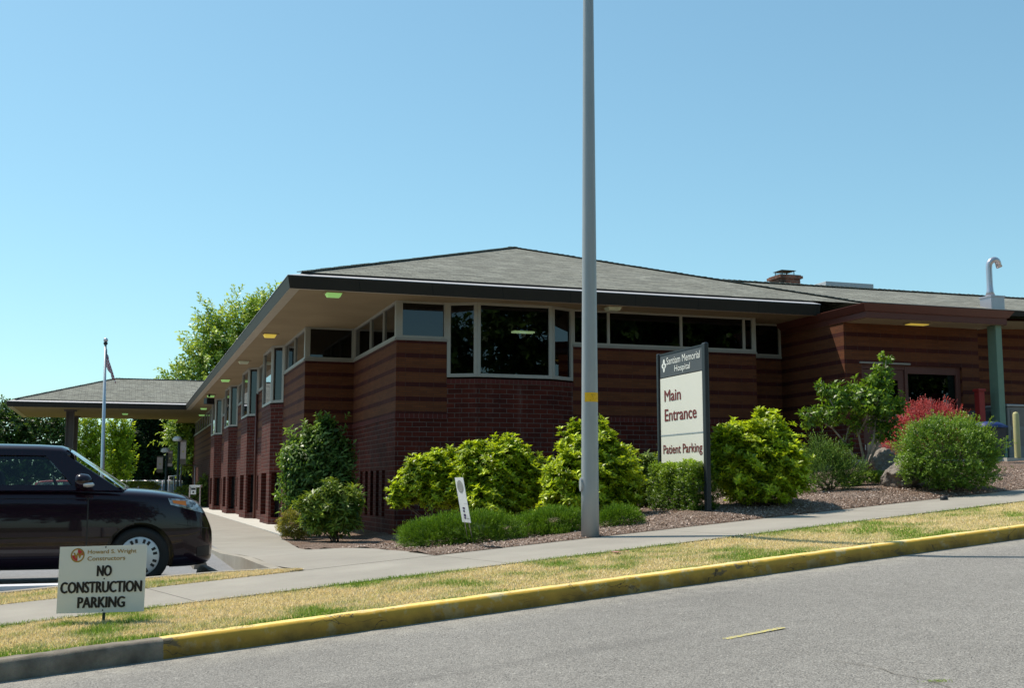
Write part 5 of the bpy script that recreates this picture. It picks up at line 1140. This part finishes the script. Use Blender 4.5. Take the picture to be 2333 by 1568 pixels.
    for s in (1, -1):   # mirrors
        m = MB(); m.lathe((-1.40, -s*1.0, 1.13), (1, 0, 0), [(-.09, .0001), (-.085, .085), (-.03, .10), (.04, .085), (.08, .04), (.09, .0001)], 18); mm = m.build('mirror', paint, root); mm.scale = (1, 1, 1)
        for v in mm.data.vertices: v.co.z = 1.13+(v.co.z-1.13)*.80; v.co.y = -s*1.0+(v.co.y+s*1.0)*1.15
        MB().bar((-1.42, -s*.86, 1.06), (-1.40, -s*.97, 1.09), .05, .03).build('mirror_arm', M['black'], mm)
        k = MB(); k.lathe((-1.36, -s*1.005, 1.105), (1, 0, 0), [(-.05, .0001), (-.045, .085), (.0, .098), (.05, .075), (.07, .0001)], 16); kk = k.build('mirror_trim', silver, mm)
        for v in kk.data.vertices: v.co.z = 1.09+(v.co.z-1.105)*.30; v.co.y = -s*1.005+(v.co.y+s*1.005)*1.18
    if detail:
        panel('door', [(1.36, .27), (2.56, .27), (2.56, 1.02), (1.36, 1.02)], paint, .003, root)
        seam = M['black']
        for a in ([(1.345, .27), (1.36, .27), (1.36, 1.02), (1.345, 1.02)], [(2.56, .27), (2.575, .27), (2.575, 1.02), (2.56, 1.02)]): panel('door_seam', a, seam, .0022, root, 1, 10)
        panel('handle', [(2.26, .85), (2.46, .85), (2.46, .895), (2.26, .895)], paint, .03, root, 4, 2)
        k = NM('headlamp_lens', .06, .8, (.34, .36, .36)); f = k.vor(k.pos(), 26, out=1); k.col(k.mix(k.n('ShaderNodeRGBToBW', {0: f}), (.05, .055, .06), (.60, .63, .62))); k.b.inputs['Metallic'].default_value = .4
        panel('headlight', [(.115, .765), (.50, .87), (.53, .94), (.20, .905)], k.m, .006, root, 18, 6)
        panel('turn_signal', [(.33, .855), (.47, .885), (.485, .915), (.34, .905)], NM('amber_lens', .15, .7, (.75, .20, .01)).m, .010, root, 8, 4)
        panel('bumper_seam', [(.075, .60), (.44, .655), (.44, .662), (.075, .607)], seam, .002, root, 12, 1)
        panel('lower_grille', [(.06, .30), (.20, .30), (.20, .40), (.06, .42)], M['black'], .004, root, 6, 3)
        # seats and steering wheel
        fab = plain('grey_seat_fabric', (.03, .03, .032), .9)
        for y in (-.38, .38):
            st = MB(); st.box((-2.35, y, .98), (.14, .46, .55), M3=Matrix.Rotation(-.2, 3, 'Y')); so_ = st.build('seat', fab, root, bevel=.05); MB().box((-2.42, y, 1.31), (.08, .24, .15)).build('headrest', fab, so_, bevel=.03)
        t = MB(); pts = [(-1.72-.06*math.sin(a), .38+.17*math.cos(a), 1.02+.16*math.sin(a)) for a in np.linspace(0, 2*math.pi, 20)]; t.tube(pts, .012, 6); t.build('steering_wheel', M['black'], root)
        MB().box((-1.42, 0, 1.055), (.5, 1.35, .06)).build('dashboard', M['black'], root, bevel=.02)
        MB().tube([(-1.02, -.45, 1.075), (-1.18, -.1, 1.16), (-1.2, .1, 1.17)], .008, 6).build('wiper', M['black'], root)
    root.location = loc; root.rotation_euler = (0, 0, rotz); return root
def paintm(name, a, rough=.25, coat=.6):
    k = NM(name, rough, .12, a); k.b.inputs['Coat Weight'].default_value = coat; k.b.inputs['Coat Roughness'].default_value = .03; return k.m
M['tyre'] = plain('tyre_rubber', (.018, .018, .018), .85)
car('parked_car', 'dark aubergine boxy hatchback parked nose-in beside the walkway, cut off by the left edge', (1.02, 14.40, LOTZ), 0, paintm('aubergine_paint', (.011, .0035, .010)))
car('parked_car', 'red car standing far behind, seen only through the windows of the dark hatchback', (-1.98, 40.6, -.12), -math.pi/2+.0, paintm('red_paint', (.42, .035, .03)), False)
# wheel stops
def wheel_stop(label, x, y, rz):
    r = thing('wheel_stop', label, 'wheel stop', (x, y, LOTZ), 'concrete wheel stops in front of the car'); mb = MB(); L = 1.7; prof = [(-.09, 0), (-.075, .07), (-.035, .125), (.035, .125), (.075, .07), (.09, 0)]
    for (a, b) in zip(prof[:-1], prof[1:]): mb.face([(a[0], -L/2, a[1]), (b[0], -L/2, b[1]), (b[0], L/2, b[1]), (a[0], L/2, a[1])][::-1])
    mb.face([(p[0], -L/2, p[1]) for p in prof][::-1]); mb.face([(p[0], L/2, p[1]) for p in prof])
    me = mb.mesh('block', M['kerbgrey']); o = bpy.data.objects.new('block', me); C.objects.link(o); o.parent = r; r.rotation_euler = (0, 0, rz)
wheel_stop('grey concrete wheel stop nearest the street, its end showing past the car', 1.02, 14.05, 0.05)
wheel_stop('grey concrete wheel stop farther back, mostly hidden by the car nose', 1.02, 16.9, 0.0)
# ------------------------------------------------------------------ small things in the bed and on the sidewalk
def irrigation():
    b = at(2150, 1135, 16.8); z = hz(b.x, b.y); r = thing('sprinkler_head', 'small black sprinkler head on the bed edge below the round shrub', 'sprinkler', (b.x, b.y, z))
    m = MB(); m.lathe((b.x, b.y, z), (0, 0, 1), [(-.03, .055), (.02, .055), (.045, .045), (.055, .02), (.056, .0001)], 14); m.build('cap', M['black'], r)
irrigation()
def small_wedge():
    b = at(1122, 1262, 13.2); z = zw(b.x, b.y)+.006; r = thing('dark_wedge', 'small dark triangular wedge where sidewalk and mulch meet', 'drain cover', (b.x, b.y, z)); d = LAT
    p = [Vector((b.x, b.y, z))+LAT*a+FWD*c for a, c in ((-.09, .04), (.11, -.06), (.02, .09))]; m = MB(); m.prism([(q.x, q.y) for q in p], z, z+.02); m.build('plate', M['black'], r)  # thin black triangular wedge at the sidewalk edge
small_wedge()
def weed():
    b = on_road(2140, 1553); r = thing('weed', 'small green weed tuft growing in the asphalt crack', 'weed', b); n = 170; a = R_.uniform(0, 6.283, n); q = np.abs(R_.normal(0, 1, n))
    P = np.stack([b.x+R_.normal(0, .05, n), b.y+R_.normal(0, .018, n), np.full(n, b.z)], -1); A = np.stack([np.cos(a)*.8, np.sin(a)*.8, .5+0*a], -1)
    leaf_obj('leaves', P, A, np.tile([0, 0, 1.], (n, 1)), R_.uniform(.005, .016, n), R_.uniform(.003, .005, n), np.array([.20, .28, .06])*R_.uniform(.6, 1.4, (n, 1)), M['blade'], r)
weed()
# ------------------------------------------------------------------ by the side entrance
def bollard():
    b = at(2318, 1040, 23.9); r = thing('bollard', 'pale yellow round bollard on the terrace at the right edge', 'bollard', (b.x, b.y, 1.775)); m = MB(); m.lathe((b.x, b.y, 1.775), (0, 0, 1), [(0, .062), (.88, .062), (.92, .045), (.935, .0001)], 18); m.build('post', plain('pale_yellow_paint', (.44, .40, .19), .6), r)
bollard()
def cabinet():
    x0, x1, y0, y1 = 18.75, 19.9, 21.5, 22.5; r = thing('utility_cabinet', 'grey utility cabinet behind the yellow bollard', 'cabinet', (19.3, 22, 1.775)); g = plain('grey_cabinet_paint', (.20, .19, .18), .6)
    MB().span((x0, y0, 1.775), (x1, y1, 2.98)).build('case', g, r, bevel=.02); MB().span((x0-.04, y0-.04, 2.985), (x1+.04, y1+.04, 3.03)).build('lid', plain('pale_grey_lid', (.34, .34, .34), .5), r, bevel=.01)
    for z in (2.1, 2.55): MB().span((x0+.08, y0-.012, z), (x1-.08, y0-.002, z+.36)).build('door', plain('brown_grey_door', (.17, .145, .13), .6), r, bevel=.006)
    MB().span((18.15, 22.0, 1.775), (18.72, 22.35, 2.90)).build('side_box', plain('dark_grey_box', (.09, .09, .095), .6), r, bevel=.01)
cabinet()
def bin_():
    b = at(2252, 1000, 23.2); x, y = b.x, b.y; r = thing('recycling_bin', 'dark bin with a blue lid behind the round shrub', 'bin', (x, y, 1.775)); m = MB(); k = .24
    for (w0, z0, w1, z1) in ((k*.82, 1.775, k, 2.34),):
        A = [Vector((x+a*w0, y+c*w0, z0)) for a, c in ((-1, -1), (1, -1), (1, 1), (-1, 1))]; B = [Vector((x+a*w1, y+c*w1, z1)) for a, c in ((-1, -1), (1, -1), (1, 1), (-1, 1))]
        for i in range(4): j = (i+1) % 4; m.face([A[i], A[j], B[j], B[i]])
        m.face(B)
    m.build('tub', plain('dark_bin_plastic', (.03, .035, .05), .5), r); l = MB(); l.lathe((x, y, 2.345), (0, 0, 1), [(0, .36), (.03, .36), (.09, .25), (.12, .0001)], 4); l.lathe((x, y, 2.345), (0, 0, 1), [(0, .30), (.05, .29), (.11, .2), (.135, .0001)], 24); l.build('lid', plain('blue_lid', (.012, .03, .14), .5), r)
bin_()
def standpipe():
    x, y = 18.06, 21.55; r = thing('red_standpipe', 'red square standpipe box against the brick pier beside the green column', 'standpipe', (x, y, 1.775)); red = plain('fire_red_paint', (.27, .018, .015), .55)
    MB().span((x-.075, y-.08, 1.775), (x+.075, y+.08, 3.30)).build('case', red, r, bevel=.01); MB().span((x-.10, y-.10, 3.30), (x+.10, y+.10, 3.36)).build('cap', red, r, bevel=.01); MB().span((x-.03, y-.092, 2.55), (x+.03, y-.081, 2.62)).build('label_plate', M['white'], r)
standpipe()
# ------------------------------------------------------------------ far end of the walkway
def lamp_post(label, px, ptop, D, banners):
    b = at(px, 1120, D); t = at(px, ptop, D); r = thing('lamp_post', label, 'lamp post', (b.x, b.y, -.5), 'banner lamp posts by the fence'); dk = plain('dark_bronze_pole', (.03, .04, .035), .6)
    MB().tube([(b.x, b.y, -.6), (b.x, b.y, t.z-.2)], .065, 10).build('pole', dk, r); m = MB(); m.lathe((t.x, t.y, t.z-.18), (0, 0, 1), [(0, .14), (.05, .24), (.14, .23), (.24, .15), (.28, .0001)], 16); m.build('lamp_dome', M['white'], r)
    for x0, x1, y0, y1, n in banners:
        p = at((x0+x1)/2, (y0+y1)/2, D); k = D/FPX; w, h = (x1-x0)*k, (y1-y0)*k; o = p-LAT*w/2-Vector((0, 0, h/2))
        mb = MB(); slab(mb, o, LAT, (0, 0, 1), 0, w, 0, h, -.01, 0); bn = mb.build('banner', plain('brown_banner', (.16, .12, .085), .8), r)
        for v0, v1 in ((.05, .20), (.82, .96)) if n else ((.22, .92),): rectb(o, LAT, (0, 0, 1), w*.04, w*.96, h*v0, h*v1, plain('pinkish_banner', (.50, .38, .33), .8), bn, 'banner_band', .004)
        disc(o, LAT, (0, 0, 1), w*.5, h*.52, w*.16, plain('gold_emblem', (.45, .36, .12), .7), bn, 'banner_emblem', h=.008)
        MB().bar(p+Vector((0, 0, h/2)), Vector((b.x, b.y, p.z+h/2)), .03, .03).build('bracket', dk, r)
lamp_post('farther dark lamp post with two brown banners, left of the other', 377, 1024, 62, [(357, 371, 1040, 1077, 0), (380, 393, 1027, 1064, 1)])
lamp_post('nearer taller lamp post with one banner half behind the maple', 404, 998, 60, [(410, 424, 1003, 1058, 0)])
def fence(label, pts, h, D0, n):
    a = at(*pts[0]); b = at(*pts[1]); a.z = b.z = 0; top = at(*pts[0]).z; r = thing('chain_link_fence', label, 'fence', (a.x, a.y, top-h)); gm = M['galv']; d = b-a
    for i in range(n+1):
        p = a+d*(i/n); MB().tube([(p.x, p.y, top-h-.3), (p.x, p.y, top+.02)], .035, 8).build('post', gm, r)
    for i in range(n):
        p, q = a+d*(i/n), a+d*((i+1)/n)
        MB().tube([(p.x, p.y, top), (q.x, q.y, top)], .026, 8).build('rail', gm, r)
        k = NM('chain_link_mesh', .7, .2, (.14, .15, .15)); tr = k.n('ShaderNodeBsdfTransparent'); o = k.t.nodes['Material Output']
        px_, py_, pz_ = k.xyz(k.uv()); w1 = k.math('FRACT', k.math('MULTIPLY', k.math('ADD', px_, py_), 14)); w2 = k.math('FRACT', k.math('MULTIPLY', k.math('SUBTRACT', px_, py_), 14)); mk = k.math('MAXIMUM', k.math('LESS_THAN', w1, .10), k.math('LESS_THAN', w2, .10))
        k.t.links.new(k.n('ShaderNodeMixShader', {0: mk, 1: tr, 2: k.b.outputs[0]}), o.inputs[0]); L = (q-p).length
        mm = MB(); mm.face([(p.x, p.y, top-h), (q.x, q.y, top-h), (q.x, q.y, top-.03), (p.x, p.y, top-.03)], [(0, 0), (L, 0), (L, h), (0, h)]); mm.build('mesh', k.m, r)
fence('long low chain-link fence before the dark conifers', [(262, 1096, 72), (398, 1092, 70)], 2.2, 71, 5)
fence('taller chain-link fence panel beside the last brick bay', [(413, 1060, 64), (476, 1060, 66)], 2.4, 64, 2)
fence('short angled chain-link gate near the blue toilets', [(385, 1086, 69), (411, 1075, 62)], 2.2, 66, 2)
def toilet(label, px, D):
    b = at(px, 1110, D); r = thing('portable_toilet', label, 'portable toilet', (b.x, b.y, -.85), 'portable toilets by the fence'); bl = plain('pale_blue_plastic', (.18, .30, .48), .5); x, y = b.x, b.y
    MB().span((x-.5, y-.5, -.85), (x+.5, y+.5, 1.35)).build('cabin', bl, r, bevel=.04); MB().span((x-.53, y-.53, 1.36), (x+.53, y+.53, 1.58)).build('roof', plain('white_plastic_roof', (.65, .68, .7), .5), r, bevel=.1); MB().span((x-.35, y-.53, -.75), (x+.35, y-.505, 1.2)).build('door', plain('blue_door', (.10, .2, .38), .5), r)
toilet('pale blue portable toilet behind the fence, left one', 370, 76); toilet('pale blue portable toilet behind the fence, right one', 396, 76)
def cart():
    b = at(443, 1140, 57); x, y = b.x, b.y; r = thing('sign_stand', 'low white board stand with a small black and white sign by the walkway', 'sign', (x, y, .1)); k = 57/FPX
    for s in (-1, 1): p = Vector((x, y, 0))+LAT*.25*s; MB().span((p.x-.03, p.y-.03, .0), (p.x+.03, p.y+.03, 1.2)).build('leg', M['galv'], r)
    o = at(431, 1111, 57); mb = MB(); slab(mb, o, LAT, (0, 0, 1), 0, 26*k, 0, 5*k, -.3, 0); mb.build('top_board', M['white'], r, bevel=.02)
    o = at(434, 1127, 56.8); mb = MB(); slab(mb, o, LAT, (0, 0, 1), 0, 12*k, 0, 15*k, -.02, 0); s = mb.build('sign_board', M['white'], r); rectb(o, LAT, (0, 0, 1), k*1, k*11, k*10, k*14, M['black'], s, 'sign_header'); rectb(o, LAT, (0, 0, 1), k*4, k*8, k*3, k*7, M['black'], s, 'sign_mark')
cart()
